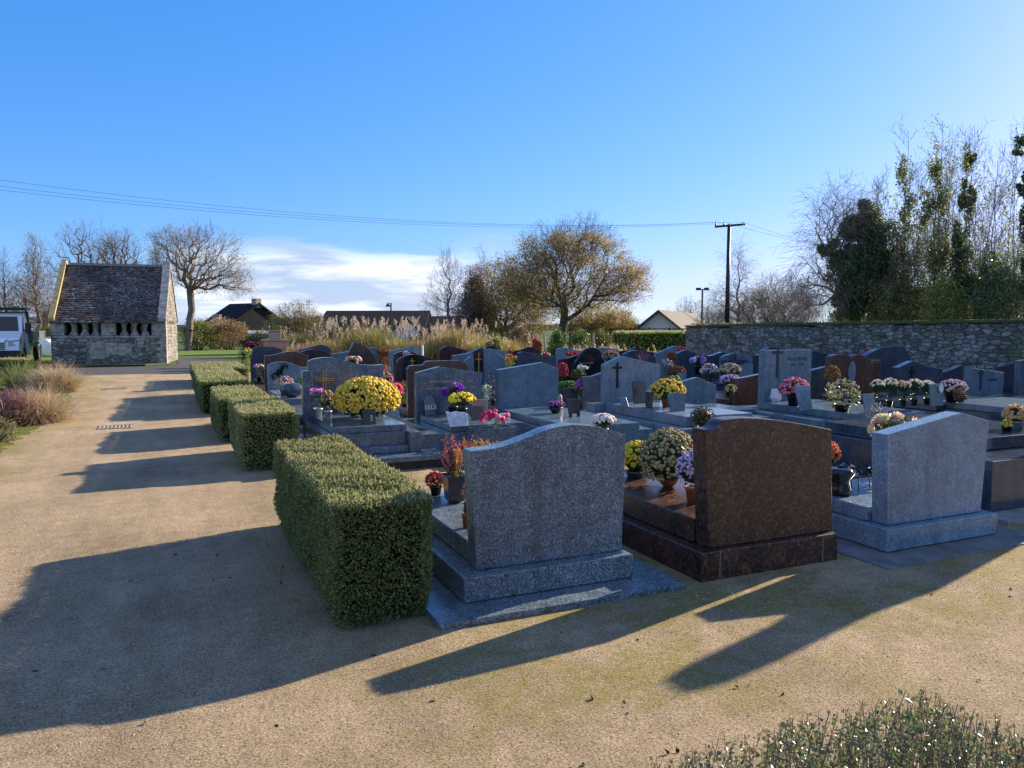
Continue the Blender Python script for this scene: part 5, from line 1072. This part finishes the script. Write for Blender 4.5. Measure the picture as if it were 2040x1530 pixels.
bl=[(395,57,74,50,((.1,.15,.02),(.17,.2,.03),(.28,.24,.05)),'bright green-yellow bush right of the chapel'),
(458,59,84,46,((.25,.15,.06),(.34,.22,.1),(.2,.16,.06)),'brown dry bush right of the green-yellow one'),
(430,62,100,50,((.36,.24,.14),(.42,.3,.18)),'pale brown reed bush behind the green-yellow bush'),
(515,31,70,52,((.015,.04,.012),(.03,.07,.02),(.06,.1,.03)),'dark green bush above the far-left headstones'),
(545,44,60,48,((.05,.1,.02),(.1,.16,.04)),'green bush behind the pink stone shrine'),
(690,38,90,60,((.03,.06,.02),(.06,.1,.03)),'dark green bush behind the ochre grass'),
(1035,33,52,64,((.25,.13,.1),(.3,.18,.12),(.2,.16,.07)),'pinkish-brown thin shrub left of the scarlet shrub'),
(1068,31.5,26,40,((.5,.07,.04),(.6,.13,.08)),'small scarlet-leaved shrub behind the dark sagging stone'),
(1110,32,44,56,((.06,.13,.02),(.12,.2,.04)),'leafy green bush left of the great oak trunk'),
(1155,32,60,56,((.06,.12,.02),(.11,.18,.04),(.18,.22,.06)),'leafy green bush right of the great oak trunk'),
(1195,36,60,50,((.1,.13,.03),(.2,.18,.06)),'olive bush behind the leaning wooden stake'),
(985,30.5,40,44,((.2,.22,.04),(.3,.3,.06)),'yellow-green bush before the olive-leaved tree'),
(100,52,70,40,((.12,.14,.03),(.2,.18,.05)),'yellow-green bush between truck and chapel'),
(112,60,60,80,((.3,.18,.1),(.36,.24,.14)),'rusty brown bush left of the chapel'),
(20,60,90,50,((.06,.08,.02),(.14,.12,.05)),'dark bush behind the truck cab'),
(1250,60,60,46,((.03,.05,.02),(.07,.09,.03)),'dark bush left of the white gabled house'),
(860,50,120,26,((.015,.03,.02),(.03,.05,.03)),'dark clipped bank of bushes behind the plume grasses')]
for i,(px,d,wd,hp,cl,lb) in enumerate(bl):
    R=np.array([wd/2/F*d,wd/2/F*d*.6,hp/F*d*.62]); top=(655 if d>35 else 668)-hp*.35
    c=CD(px,d); Hh=max(.5,hp/F*d+ .35); c[2]=Hh*.5; R[2]=Hh*.5
    shrub(lb,c,R,4200,max(.07,.0022*d),cl,500+i,name='bush',cat='bush',stems=46,grp='bushes behind the graves')

# ------------------------------------------------------------------ stone walls and chapel
def masonry(name,base,dark,light,sc3=(3.2,3.2,5.5),mortar=(.16,.15,.14),lich=.35,grn=0.):
    t=NT(name); co=t.map(sc3); d0=t.noise(2.2,3,.5,co)
    a=t.n('VectorMath',operation='ADD'); cb=t.n('CombineXYZ'); mq=t.n('Math',operation='MULTIPLY'); mq.inputs[1].default_value=.5; t.l(d0,mq.inputs[0]); t.l(mq.outputs[0],cb.inputs[0]); t.l(mq.outputs[0],cb.inputs[2]); t.l(co,a.inputs[0]); t.l(cb.outputs[0],a.inputs[1]); cv=a.outputs[0]
    e=t.vor(1,'DISTANCE_TO_EDGE','Distance',cv,.85); c_=t.vor(1,'F1','Color',cv,.85)
    sp=t.n('SeparateColor'); t.l(c_,sp.inputs[0])
    c=t.ramp(sp.outputs[0],[(0,dark),(.5,base),(1,light)])
    n=t.noise(30,5,.7); c=t.mix(1.,c,t.ramp(n,[(.3,(.6,.6,.6)),(.7,(1.25,1.25,1.25))]),'MULTIPLY')
    c=t.mix(t.ramp(e,[(.02,1.),(.07,0.)]),c,mortar)
    c=t.mix(t.ramp(t.noise(4.,6,.7),[(.52,0.),(.66,lich)]),c,(.5,.5,.45))
    if grn: c=t.mix(t.ramp(t.noise(1.4,6,.7),[(.5,0.),(.65,grn)]),c,(.06,.1,.02))
    t.col(c); t.rough(.9,.15)
    b=t.bump(t.ramp(e,[(.0,0.),(.12,1.)]),.8,.05); t.bump(n,.5,.02,b); return t.m
M['chapelstone']=masonry('chapel_masonry',(.24,.22,.2),(.12,.11,.1),(.38,.36,.33),(3.4,3.4,6.2),lich=.25,mortar=(.09,.085,.08))
M['wallstone']=masonry('wall_masonry',(.2,.2,.19),(.1,.1,.095),(.36,.35,.32),(4.2,4.2,10.),lich=.35,grn=.6,mortar=(.09,.09,.085))
M['ashlar']=simple('dressed_granite',(.33,.31,.28),.85,.2,0,.35,5,.01)
M['lichenstone']=simple('lichened_coping',(.42,.33,.16),.9,.1,0,.3,9,.01)
t=NT('stone_roof_tiles'); co=t.co('Object'); br=t.n('TexBrick'); mp=t.map((1,1,1)); t.l(mp,br.inputs[0])
uvn=t.n('UVMap'); 
br.inputs['Scale'].default_value=1; br.inputs['Mortar Size'].default_value=.012; br.inputs['Brick Width'].default_value=.22; br.inputs['Row Height'].default_value=.11; br.offset=.5
br.inputs['Color1'].default_value=(.035,.033,.036,1); br.inputs['Color2'].default_value=(.075,.06,.055,1); br.inputs['Mortar'].default_value=(.006,.006,.007,1)
cm=t.n('CombineXYZ'); sx=t.n('SeparateXYZ'); t.l(co,sx.inputs[0]); mz=t.n('Math',operation='MULTIPLY'); mz.inputs[1].default_value=1.28; t.l(sx.outputs[2],mz.inputs[0]); t.l(sx.outputs[0],cm.inputs[0]); t.l(mz.outputs[0],cm.inputs[1]); t.l(cm.outputs[0],br.inputs[0])
n1=t.noise(9,5,.75,t.map((1,1,3))); n2=t.noise(.9,4,.6)
lm=t.mix(1.,t.ramp(n1,[(.53,0.),(.6,1.)]),t.ramp(n2,[(.4,.25),(.6,1.)]),'MULTIPLY')
t.col(t.mix(lm,br.outputs[0],(.42,.43,.42))); t.rough(.8,.2); t.bump(br.outputs['Fac'],-.8,.03); M['rooftile']=t.m

T=thing('stone_chapel','small old stone chapel-ossuary with steep lichened roof and baluster openings','chapel',(-5.07,39.3,0),None,-RD(5.2))
W=4.72; Dp=5.6; HE=2.02; RZ=4.72; RY=Dp/2
m=MB()
zo0,zo1=1.34,HE
sx_=W/232.
xo=[(136-108)*sx_,(207-108)*sx_,(237-108)*sx_,(310-108)*sx_]
m.box(0,W,0,.5,0,zo0)
for a,b in ((0,xo[0]),(xo[1],xo[2]),(xo[3],W)): m.box(a,b,0,.5,zo0+.0,zo1)
m.box(0,W,Dp-.5,Dp,0,HE); m.box(0,.5,.5,Dp-.5,0,HE); 
m.build('wall',M['chapelstone'],T,local=True)
m=MB().prism_yz([(.5,0),(Dp-.5,0),(Dp-.5,HE),(.5,HE)],W-.5,W); m.build('side_wall',M['chapelstone'],T,local=True)
m=MB(); m.box(.5,W-.5,.9,1.0,1.0,2.0); m.build('dark_interior',M['black'],T,local=True)
def gable(x0,x1):
    return MB().prism_yz([(-.02,HE-.12),(Dp+.02,HE-.12),(Dp+.1,HE+.05),(RY+.05,RZ+.1),(RY-.05,RZ+.1),(-.12,HE+.05)],x0,x1)
gable(.0,.18).build('gable_wall',M['chapelstone'],T,local=True); gable(W-.28,W).build('gable_wall',M['chapelstone'],T,local=True)
# copings
for x0,x1,mm in ((-.03,.2,'lichenstone'),(W-.3,W+.05,'ashlar')):
    m=MB()
    for s_ in (0,1):
        ya,yb=(-.2,RY) if s_==0 else (Dp+.2,RY)
        m.hexa([(x0,ya,HE-.03),(x1,ya,HE-.03),(x1,yb,RZ+.08),(x0,yb,RZ+.08),(x0,ya,HE+.14),(x1,ya,HE+.14),(x1,yb,RZ+.26),(x0,yb,RZ+.26)])
    m.build('coping',M[mm],T,local=True)
# roof: courses of stone tiles, each a stepped board
m=MB(); nC=26; r=np.random.default_rng(77)
for s_ in (0,1):
    for i in range(nC):
        u0=i/nC;u1=(i+1)/nC
        def pt(u,off): 
            y=-.22+(RY+.22)*u; z=HE-.1+(RZ-HE+.1)*u+off
            return (y if s_==0 else Dp-y),z
        x=.18
        while x<W-.28:
            wd=r.uniform(.16,.34); x2=min(W-.28,x+wd); o1=r.uniform(.035,.06); (ya,za),(yb,zb_)=pt(u0,o1),pt(u1,.012)
            (yc,zc)=pt(u0,0)
            m.add([(x,ya,za),(x2-.006,ya,za),(x2-.006,yb,zb_),(x,yb,zb_),(x,yc,zc),(x2-.006,yc,zc)],[(0,1,2,3),(4,5,1,0)]); x=x2
m.add([(.18,-.2,HE-.11),(W-.28,-.2,HE-.11),(W-.28,RY,RZ-.03),(.18,RY,RZ-.03)],[(0,1,2,3)])
m.add([(.28,Dp+.2,HE-.11),(W-.28,Dp+.2,HE-.11),(W-.28,RY,RZ-.03),(.18,RY,RZ-.03)],[(3,2,1,0)])
t=NT('lichened_stone_tile'); g=t.n('NewGeometry'); 
c=t.ramp(g.outputs['Random Per Island'],[(0,(.025,.018,.016)),(.5,(.055,.036,.03)),(.85,(.085,.055,.045)),(1,(.13,.1,.09))])
n1=t.noise(13,5,.8,t.map((.7,1,2.6))); n2=t.noise(.7,4,.6)
lm=t.mix(1.,t.ramp(n1,[(.53,0.),(.58,1.)]),t.ramp(n2,[(.36,.3),(.52,1.)]),'MULTIPLY')
t.col(t.mix(lm,c,(.44,.43,.4))); t.rough(.85,.2); M['rooftile']=t.m
m.build('roof',M['rooftile'],T,local=True)
MB().box(.28,W-.28,RY-.12,RY+.12,RZ-.02,RZ+.1).build('ridge',M['concrete'],T,local=True)
for px in (151,173,195,252.6,274,296.5):
    x=(px-108)*sx_
    MB().lathe([(.2,0),(.2,.04),(.16,.12),(.1,.2),(.085,.3),(.095,.42),(.17,.56),(.17,.62),(.19,.62),(.19,.68)],(x,.25,zo0),12).build('baluster',M['ashlar'],T,local=True,smooth=True)
m=MB(); m.box(.05,W-.05,-.04,.5,HE-.04,HE+.03); m.build('lintel',M['ashlar'],T,local=True)
m=MB()
for a,b,z0,z1 in ((182,213,.28,1.0),(214,240,.45,1.02),(241,268,.42,.98)): m.box((a-108)*sx_,(b-108)*sx_,-.018,0,z0,z1)
for a,b in ((108,134),(207.5,236.5),(311,338)): m.box((a-108)*sx_+.01,(b-108)*sx_,-.012,0,zo0+.02,zo1-.06)
m.box(.1,W-.1,-.02,0,zo0-.1,zo0-.01); m.build('dressed_stones',M['ashlar'],T,local=True,bevel=.008)
m=MB()
for i in range(13):    # quoins on the lit corner
    z=i*.155; ln=.34 if i%2 else .5; m.box(W-.25 if i%2 else W-.42,W+.02,-.022,ln,z+.004,z+.15)
m.build('quoins',M['ashlar'],T,local=True,bevel=.01)

# cemetery wall (right): parallel to the path
T=thing('stone_wall','long lichened rubble stone wall with mossy top on the right','wall',(18.2,16,0))
r=np.random.default_rng(88); n=60; ys=np.linspace(2,23.8,n+1); m=MB(); V=[]
for y in ys:
    z=1.7+.006*(24-y)+r.uniform(-.015,.015)+.02*sin(y*1.7); V+= [(18.0+r.normal()*.012,y,0),(18.0+r.normal()*.015,y,z),(18.5,y,z+.02),(18.5,y,0)]
m.add(V,[(i*4+k,i*4+4+k,i*4+5+k,i*4+1+k) for i in range(n) for k in range(3)]+[(0,1,2,3),(n*4+3,n*4+2,n*4+1,n*4)]); m.build('masonry',M['wallstone'],T)
m=MB(); y=2.
while y<23.8:
    d_=r.uniform(.35,.8); z=1.7+.006*(24-y); m.box(17.93+r.uniform(-.02,.02),18.56,y,min(23.85,y+d_-.01),z+.015,z+.09+r.uniform(-.01,.02)); y+=d_
t=NT('mossy_coping'); c=t.ramp(t.noise(5,6,.7),[(.4,(.1,.1,.085)),(.55,(.08,.11,.03)),(.7,(.16,.18,.05))]); t.col(c); t.rough(.95,.1); t.bump(t.noise(30,4,.7),1,.03); M['mossc']=t.m
m.build('coping',M['mossc'],T,bevel=.02)
V,Fa=leafquads(r,np.c_[r.uniform(17.95,18.5,5000),r.uniform(3,23.7,5000),1.83+r.normal(size=5000)*.02],.05,.03); MB().add(V,Fa).build('moss',leafmat(((.05,.09,.02),(.12,.16,.04),(.2,.17,.07)),.2),T)

# ------------------------------------------------------------------ houses
def house(label,px0,px1,d,ye,yr,wallm,roofm,gable_front=False,turn=0.,dp=8,name='house',yb=None,chim=None,win=(),apex=None):
    a=CD(px0,d); b=CD(px1,d); e=b-a; Wd=np.linalg.norm(e[:2]); ang=math.atan2(e[1],e[0])
    T=thing(name,label,'house',a,'houses beyond the churchyard',ang+turn)
    he=max(.6,ZD(ye,d)); hr=ZD(yr,d+(0 if gable_front else dp/2))
    MB().box(0,Wd,0,dp,-.1,he).build('wall',M[wallm],T,local=True)
    m=MB()
    if gable_front:
        ap=Wd/2 if apex is None else apex*Wd
        MB().prism_xz([(0,he+.002),(Wd,he+.002),(ap,hr-.15)],0,dp).build('gable_wall',M[wallm],T,local=True)
        for s_,x in ((0,-.35),(1,Wd+.35)):
            zz=he-.28; P=[(x,-.35,zz),(ap,-.35,hr),(ap,dp+.3,hr),(x,dp+.3,zz)]; Q=[(p[0],p[1],p[2]-.16) for p in P]
            m.hexa(Q+P) if s_==0 else m.hexa(P[::-1][0:0]+[Q[1],Q[0],Q[3],Q[2],P[1],P[0],P[3],P[2]])
        m.build('roof',M[roofm],T,local=True)
    else:
        m.prism_yz([(-.4,he-.1),(-.4,he+.05),(dp/2,hr),(dp+.4,he+.05),(dp+.4,he-.1),(dp/2,hr-.2)],-.3,Wd+.3)
        R_=m.build('roof',M[roofm],T,local=True)
        MB().prism_yz([(0,he+.002),(dp,he+.002),(dp/2,hr-.22)],0,Wd).build('gable_wall',M[wallm],T,local=True)
    if chim is not None: MB().box(chim*Wd-.45,chim*Wd+.45,dp/2-.4,dp/2+.4,hr-.6,hr+.55).build('chimney',M['concrete'],T,local=True)
    for (wx,wz,ww,wh) in win:
        k=wz; yy=-.06
        if not gable_front and k>he: yy=-.4+(k-he)/(hr-he)*(dp/2+.4)-.35
        o=MB().box(wx*Wd-ww/2,wx*Wd+ww/2,yy-.04,yy+.3,k,k+wh).build('window',M['concrete'],T,local=True); MB().box(wx*Wd-ww/2+.12,wx*Wd+ww/2-.12,yy-.05,yy-.042,k+.12,k+wh-.12).build('pane',M['glass'],o,local=True)
    return T
house('dark slate-roofed house with chimney right of the old oak',400,492,95,652,606,'slate','slate',dp=9,chim=.93,win=((.7,2.1,1.5,1.3),),turn=-RD(36))
house('long low house under a dark roof behind the plume grasses',632,838,60,662,619,'slate','slate',dp=9)
house('white gable end projecting from the long dark-roofed house',778,840,57,662,630,'render','slate',True,dp=5)
house('white gabled house with brown tiled roof beyond the laurel hedge',1257,1368,52,662,618,'render','tile',True,dp=12,turn=-RD(24))
house('small pale house with grey roof far off left of the yellow-olive tree',500,548,130,650,637,'render','tile',dp=9)
house('low dark outbuilding right of the white gable end',825,905,62,660,630,'slate','slate',dp=6)
house('large slate roof rising behind the ivy-clad trees on the right',1850,2100,55,640,572,'slate','slate',dp=10)
house('pale pink house glimpsed between the truck and the chapel',62,100,85,640,618,'render','tile',dp=9)
# ------------------------------------------------------------------ poles, wires, lamps, posts, fence
d=46; p=CD(1447,d); H=ZD(450,d)
T=thing('telegraph_pole','dark tapered telegraph pole with short crossarm above the wall','telegraph pole',p)
MB().lathe([(.16,0),(.1,H)],p,10).build('pole',M['darkmetal'],T,smooth=True)
e=RT; zc=H-.05; a0=p-e*.85; a1=p+e*.95
MB().tube([np.array((a0[0],a0[1],zc-.1)),np.array((a1[0],a1[1],zc+.05))],.07,6).build('crossarm',M['darkmetal'],T)
for k in (-.8,-.3,.85):
    q=p+e*k; MB().lathe([(.04,0),(.07,.06),(.03,.14),(.05,.2)],(q[0],q[1],zc-.02),8).build('insulator',M['darkmetal'],T)
def wire(label,a,b,sag,rad=.0055):
    pts=[a+(b-a)*u-np.array([0,0,sag*4*u*(1-u)]) for u in np.linspace(0,1,40)]
    tag(MB().tube(pts,rad,4).build('overhead_wire',M['darkmetal'],loc=tuple(a)),label,'overhead wire','overhead wires')
for (yl,k,lb) in ((350,-.8,'uppermost overhead wire sweeping down to the telegraph pole'),(366,-.3,'middle overhead wire sweeping down to the telegraph pole'),(374,.85,'lowest overhead wire sweeping down to the telegraph pole')):
    q=p+e*k; B=np.array((q[0],q[1],zc+.18)); A=CD(-250,30); A[2]=ZD(yl-24,30); wire(lb,A,B,.95+.1*abs(k))
for k,lb in ((-.3,'overhead wire leaving the pole to the right, upper'),(.85,'overhead wire leaving the pole to the right, lower')):
    q=p+e*k; A=np.array((q[0],q[1],zc+.18)); B=CD(1900,40); B[2]=ZD(545+k*12,40); wire(lb,A,B,.25,.006)
d=60; p=CD(1397,d); H=ZD(577,d); T=thing('floodlight_mast','thin mast with twin floodlights beyond the white gabled house','floodlight mast',p)
MB().tube([p,p+np.array([0,0,H])],.07,8).build('mast',M['darkmetal'],T)
MB().tube([p+e*-.3+np.array([0,0,H-.02]),p+e*.3+np.array([0,0,H-.02])],.04,6).build('crossbar',M['darkmetal'],T)
for k in (-.32,.32): q=p+e*k+np.array([0,0,H]); MB().box(q[0]-.16,q[0]+.16,q[1]-.12,q[1]+.12,q[2]-.08,q[2]+.12).build('floodlight',M['darkmetal'],T)
d=50; p=CD(780,d); H=ZD(604,d); T=thing('street_lamp','small street lamp with bell shade above the long dark roof','street lamp',p)
MB().tube([p,p+np.array([0,0,H])],.05,8).build('post',M['darkmetal'],T); q=p-e*.2+np.array([0,0,H])
MB().tube([p+np.array([0,0,H-.05]),q],.02,6).build('bracket',M['darkmetal'],T); MB().lathe([(.17,-.24),(.13,-.14),(.04,-.04),(.03,0)],q,12).build('shade',M['darkmetal'],T,smooth=True)
d=63; p=CD(618,d); T=thing('tv_antenna','thin television antenna on the long dark roof','antenna',p); H=ZD(596,d); MB().tube([p+np.array([0,0,1]),p+np.array([0,0,H])],.02,5).build('mast',M['steel'],T)
m=MB()
for k in range(3): m.tube([p-e*.3+np.array([0,0,H-.15-.15*k]),p+e*.3+np.array([0,0,H-.15-.15*k])],.014,4)
m.build('elements',M['steel'],T)
def post(label,px,y0,y1,d,w_,mat,lean=0,name='wooden_stake'):
    a=CD(px,d); a[2]=max(0,ZD(y1,d)); b=CD(px+lean,d); b[2]=ZD(y0,d); a[2]=0 if d>25 else a[2]
    tag(MB().tube([a,b],[w_,w_*.8],6).build(name,mat,loc=tuple(a)),label,'post','stakes and posts')
post('white painted post between two headstones before the grasses',842,687,708,21.5,.035,M['white'],name='white_post')
post('leaning weathered stake left of the leafy green bush',1088,664,692,31,.05,M['wood'],-4)
post('upright pale stake before the laurel hedge',1182,664,694,31,.045,M['wood'],0)
T=thing('metal_fence','thin dark metal fence with posts behind the laurel hedge','fence',CD(1150,44)); m=MB(); 
a=CD(1135,43);b=CD(1372,43)
za=ZD(656,43)
m.tube([np.r_[a[:2],za],np.r_[b[:2],za+.02]],.035,5); m.build('rail',M['darkmetal'],T)
for i in range(7):
    q=a+(b-a)*i/6; MB().tube([q,np.r_[q[:2],za+.1]],.05,5).build('fence_post',M['darkmetal'],T)
# pinkish stone shrine
a=CD(548,30); T=thing('stone_shrine','pinkish stone pillar shrine with moulded cap, left of the plume grasses','shrine',a)
s=30/F
MB().box(a[0]-.42,a[0]+.42,a[1]-.35,a[1]+.35,0,ZD(679,30)).build('base',M['pink'],T,bevel=.01)
MB().box(a[0]-.5,a[0]+.5,a[1]-.42,a[1]+.42,ZD(679,30)+.002,ZD(676,30)).build('moulding',M['pink'],T,bevel=.01)
MB().box(a[0]-.22,a[0]+.22,a[1]-.2,a[1]+.2,ZD(676,30)+.002,ZD(660,30)).build('pillar',M['pink'],T,bevel=.01)
MB().box(a[0]-.3,a[0]+.3,a[1]-.27,a[1]+.27,ZD(660,30)+.002,ZD(657,30)).build('cap',M['pink'],T,bevel=.01)
MB().box(a[0]-.14,a[0]+.14,a[1]-.215,a[1]-.202,ZD(674,30),ZD(662,30)).build('panel',M['wood'],T)
m=MB(); q=CD(541,30); cross_bm(m,q[0],q[1]-.05,ZD(657,30),.12,.28,.03,.3); m.build('iron_cross',M['darkmetal'],T)
a=CD(500,33); T=thing('wooden_shelter','low brown wooden shelter wall between dark bush and pink shrine','shelter',a); b=CD(538,33)
e2=b-a
MB().hexa([(a[0],a[1],.0),(b[0],b[1],.0),(b[0],b[1]+.1,.0),(a[0],a[1]+.1,.0),(a[0],a[1],1.35),(b[0],b[1],1.35),(b[0],b[1]+.1,1.35),(a[0],a[1]+.1,1.35)]).build('boards',M['barkdark'],T)
MB().hexa([(a[0]-.1,a[1]-.3,1.37),(b[0]+.1,b[1]-.3,1.37),(b[0]+.1,b[1]+.6,1.5),(a[0]-.1,a[1]+.6,1.5),(a[0]-.1,a[1]-.3,1.45),(b[0]+.1,b[1]-.3,1.45),(b[0]+.1,b[1]+.6,1.58),(a[0]-.1,a[1]+.6,1.58)]).build('roof',M['wood'],T)
# drains
for i,(px,py,w_,lb) in enumerate(((230,852,.95,'nearer slotted drain grate set in the sandy path'),(228,775,1.15,'farther slotted drain grate near the road'))):
    g=G(px,py); T=thing('drain_grate',lb,'drain grate',(g[0],g[1],0),'drain grates in the path')
    m=MB(); hw=w_/2*.55; hd=.22
    m.box(g[0]-hw,g[0]+hw,g[1]-hd,g[1]-hd+.04,.009,.022); m.box(g[0]-hw,g[0]+hw,g[1]+hd-.04,g[1]+hd,.009,.022); m.build('frame',M['wood'],T)
    m=MB()
    for k in range(9): x=g[0]-hw+.03+k*(2*hw-.06)/8; m.box(x-.014,x+.014,g[1]-hd+.041,g[1]+hd-.041,.01,.02)
    m.build('bars',M['wood'],T); MB().box(g[0]-hw+.01,g[0]+hw-.01,g[1]-hd+.041,g[1]+hd-.041,.0085,.0095).build('pit',M['black'],T)
# white rubble bag by the chapel
a=CD(97,44); T=thing('rubble_bag','white bulky bag standing between the truck and the chapel','bag',a)
V,Fa=ICO3; P=V*np.array([.42,.42,.5]); P=np.sign(P)*np.abs(P)**.8; P+=np.array([0,0,.52])*1.; P*=1+.04*np.sin(V[:,0:1]*9+V[:,2:3]*11)
P[:,2]=np.maximum(P[:,2],.02); MB().add(P+a,Fa).build('bag',M['white'],T,smooth=True)
MB().tube([a+np.array([-.3,0,.95]),a+np.array([-.1,0,1.15]),a+np.array([.15,0,1.15]),a+np.array([.3,0,.95])],.03,6).build('strap',M['potwhite'],T)
# ------------------------------------------------------------------ truck
fp=CD(40,34.2); rp=CD(88,39.6); dv=rp-fp; ang=math.atan2(dv[1],dv[0])-pi/2
T=thing('tipper_truck','white tipper truck with open load bed coloured grey for shade, parked at the left edge','truck',fp,None,ang); T.scale=(1.1,1.1,1.12)
def prof(m,pts,x0,x1,tum=0.,zt=1.1):
    n=len(pts); V=[(x0+max(0,z-zt)*tum,y,z) for y,z in pts]+[(x1-max(0,z-zt)*tum,y,z) for y,z in pts]
    m.add(V,[tuple(range(n)),tuple(range(2*n-1,n-1,-1))]+[(i,i+n,(i+1)%n+n,(i+1)%n) for i in range(n)])
Wt=2.0
cp=[(.02,.42),(-.05,.6),(-.02,.92),(.12,1.08),(.5,1.22),(.82,1.34),(1.28,2.02),(1.42,2.12),(1.7,2.18),(2.05,2.16),(2.1,2.05),(2.1,.42),(1.42,.42),(1.36,.72),(1.18,.88),(.92,.88),(.74,.72),(.68,.42)]
m=MB(); prof(m,cp,-Wt,0,.1); m.build('cab',M['white'],T,local=True,bevel=.03)
m=MB(); prof(m,[(-.1,.3),(-.1,.58),(-.06,.6),(.3,.6),(.3,.3)],-Wt-.01,.01); m.build('bumper',M['potblack'],T,local=True,bevel=.02)
m=MB(); m.add([(-Wt+.16,.835,1.38),(-.16,.835,1.38),(-.26,1.245,1.985),(-Wt+.26,1.245,1.985)],[(0,1,2,3)]); V=[]; 
m.build('windscreen',M['glass'],T,local=True)
m=MB(); m.add([(.006,1.0,1.36),(.006,1.95,1.36),(-.078,1.9,1.98),(-.075,1.4,1.98)],[(0,1,2,3)]); m.build('side_window',M['glass'],T,local=True)
m=MB(); m.box(-.0,.008,.97,.98,.6,1.35); m.box(0,.008,2.0,2.01,.5,2.0); m.build('door_seam',M['darkmetal'],T,local=True)
m=MB(); m.hexa([(-.38,-.065,.78),(.012,-.02,.8),(.012,.3,.86),(-.38,.02,.8),(-.4,-.04,.98),(.012,.04,1.04),(.012,.4,1.1),(-.38,.1,1.02)]); m.build('headlight',M['steel'],T,local=True)
m=MB(); m.hexa([(-Wt-.012,-.02,.8),(-Wt+.38,-.065,.78),(-Wt+.38,.02,.8),(-Wt-.012,.3,.86),(-Wt-.012,.04,1.04),(-Wt+.4,-.04,.98),(-Wt+.38,.1,1.02),(-Wt-.012,.4,1.1)]); m.build('headlight',M['steel'],T,local=True)
m=MB()
for k in range(4): m.box(-Wt+.5,-.5,-.075,-.03,.64+.08*k,.68+.08*k)
m.build('grille',M['potblack'],T,local=True)
m=MB(); m.add([(-.52,-.058,.98),(-.36,-.06,1.06),(-.42,-.05,.98),(-.5,-.05,.92)],[(0,3,2,1)]); m.build('red_sticker',simple('red_sticker',(.6,.02,.03),.4),T,local=True)
o=MB().box(.06,.28,.86,.98,1.28,1.72).build('wing_mirror',M['potblack'],T,local=True,bevel=.03); MB().box(-.02,.06,.9,.95,1.4,1.45).build('mirror_arm',M['potblack'],T,local=True)
def wheel(x,y,s_=1):
    o=MB().add(*(lambda V,Fa:(V,Fa))(np.zeros((0,3)),[])) if False else MB()
    pr=[(.2,-.1),(.33,-.11),(.35,-.08),(.35,.08),(.33,.11),(.2,.1)]; n=24; V=[];k=len(pr)
    for rr_,xx in pr:
        for i in range(n): a=2*pi*i/n; V.append((x+xx,y+rr_*cos(a),.35+rr_*sin(a)))
    o.add(V,[(j*n+i,j*n+(i+1)%n,(j+1)*n+(i+1)%n,(j+1)*n+i) for j in range(k-1) for i in range(n)]); w_=o.build('wheel',M['rubber'],T,local=True,smooth=True)
    q=MB(); V=[(x+.08*s_,y+.2*cos(2*pi*i/16),.35+.2*sin(2*pi*i/16)) for i in range(16)]; q.add(V,[tuple(range(16))]); V=[(x+.1*s_,y+.08*cos(2*pi*i/8),.35+.08*sin(2*pi*i/8)) for i in range(8)]; q.add(V,[tuple(range(8))]); q.build('rim',M['steel'],w_,local=True)
for y in (1.05,4.35):
    wheel(-.12,y,1); wheel(-Wt+.12,y,-1)
M['bedshade']=simple('truck_bed_shaded',(.11,.14,.16),.45,.4,.3,.1)  # bed colour darkened to carry the shade on its side
MB().box(-Wt+.6,-.6,2.1,5.4,.5,.72).build('chassis',M['potblack'],T,local=True)
m=MB(); m.box(-Wt-.05,.05,2.3,5.5,.88,.98); m.box(0.01,.05,2.35,5.5,.983,1.38); m.box(-Wt-.05,-Wt-.01,2.35,5.5,.983,1.38); m.box(-Wt,0.,5.45,5.5,.983,1.38); m.build('load_bed',M['bedshade'],T,local=True,bevel=.01)
m=MB(); m.box(0.052,.07,2.35,5.5,1.33,1.38); m.box(.052,.07,2.35,5.5,.99,1.04)
for y in (2.4,3.9,5.4): m.box(.052,.075,y-.04,y+.04,1.043,1.327)
m.build('bed_rails',M['bedshade'],T,local=True)
m=MB(); m.box(-Wt+.02,-.02,2.2,2.26,.98,2.2); m.build('headboard',M['bedshade'],T,local=True)
m=MB()
for x in (-Wt+.1,-.1): m.tube([np.array((x,2.24,2.1)),np.array((x,2.24,2.255))],.03,6)
m.box(-Wt-.05,.05,1.2,2.3,2.26,2.36); m.build('roof_rack',M['darkmetal'],T,local=True)
m=MB(); m.tube([np.array((-.15,2.3,2.2)),np.array((-.12,2.3,2.75))],.02,5); m.box(-.19,-.06,2.25,2.35,2.6,2.8); m.build('orange_marker',simple('orange_board',(.5,.1,.04),.6),T,local=True)
MB().box(-.05,-.02,4.75,4.95,.2,.75).build('mudflap',M['potblack'],T,local=True)
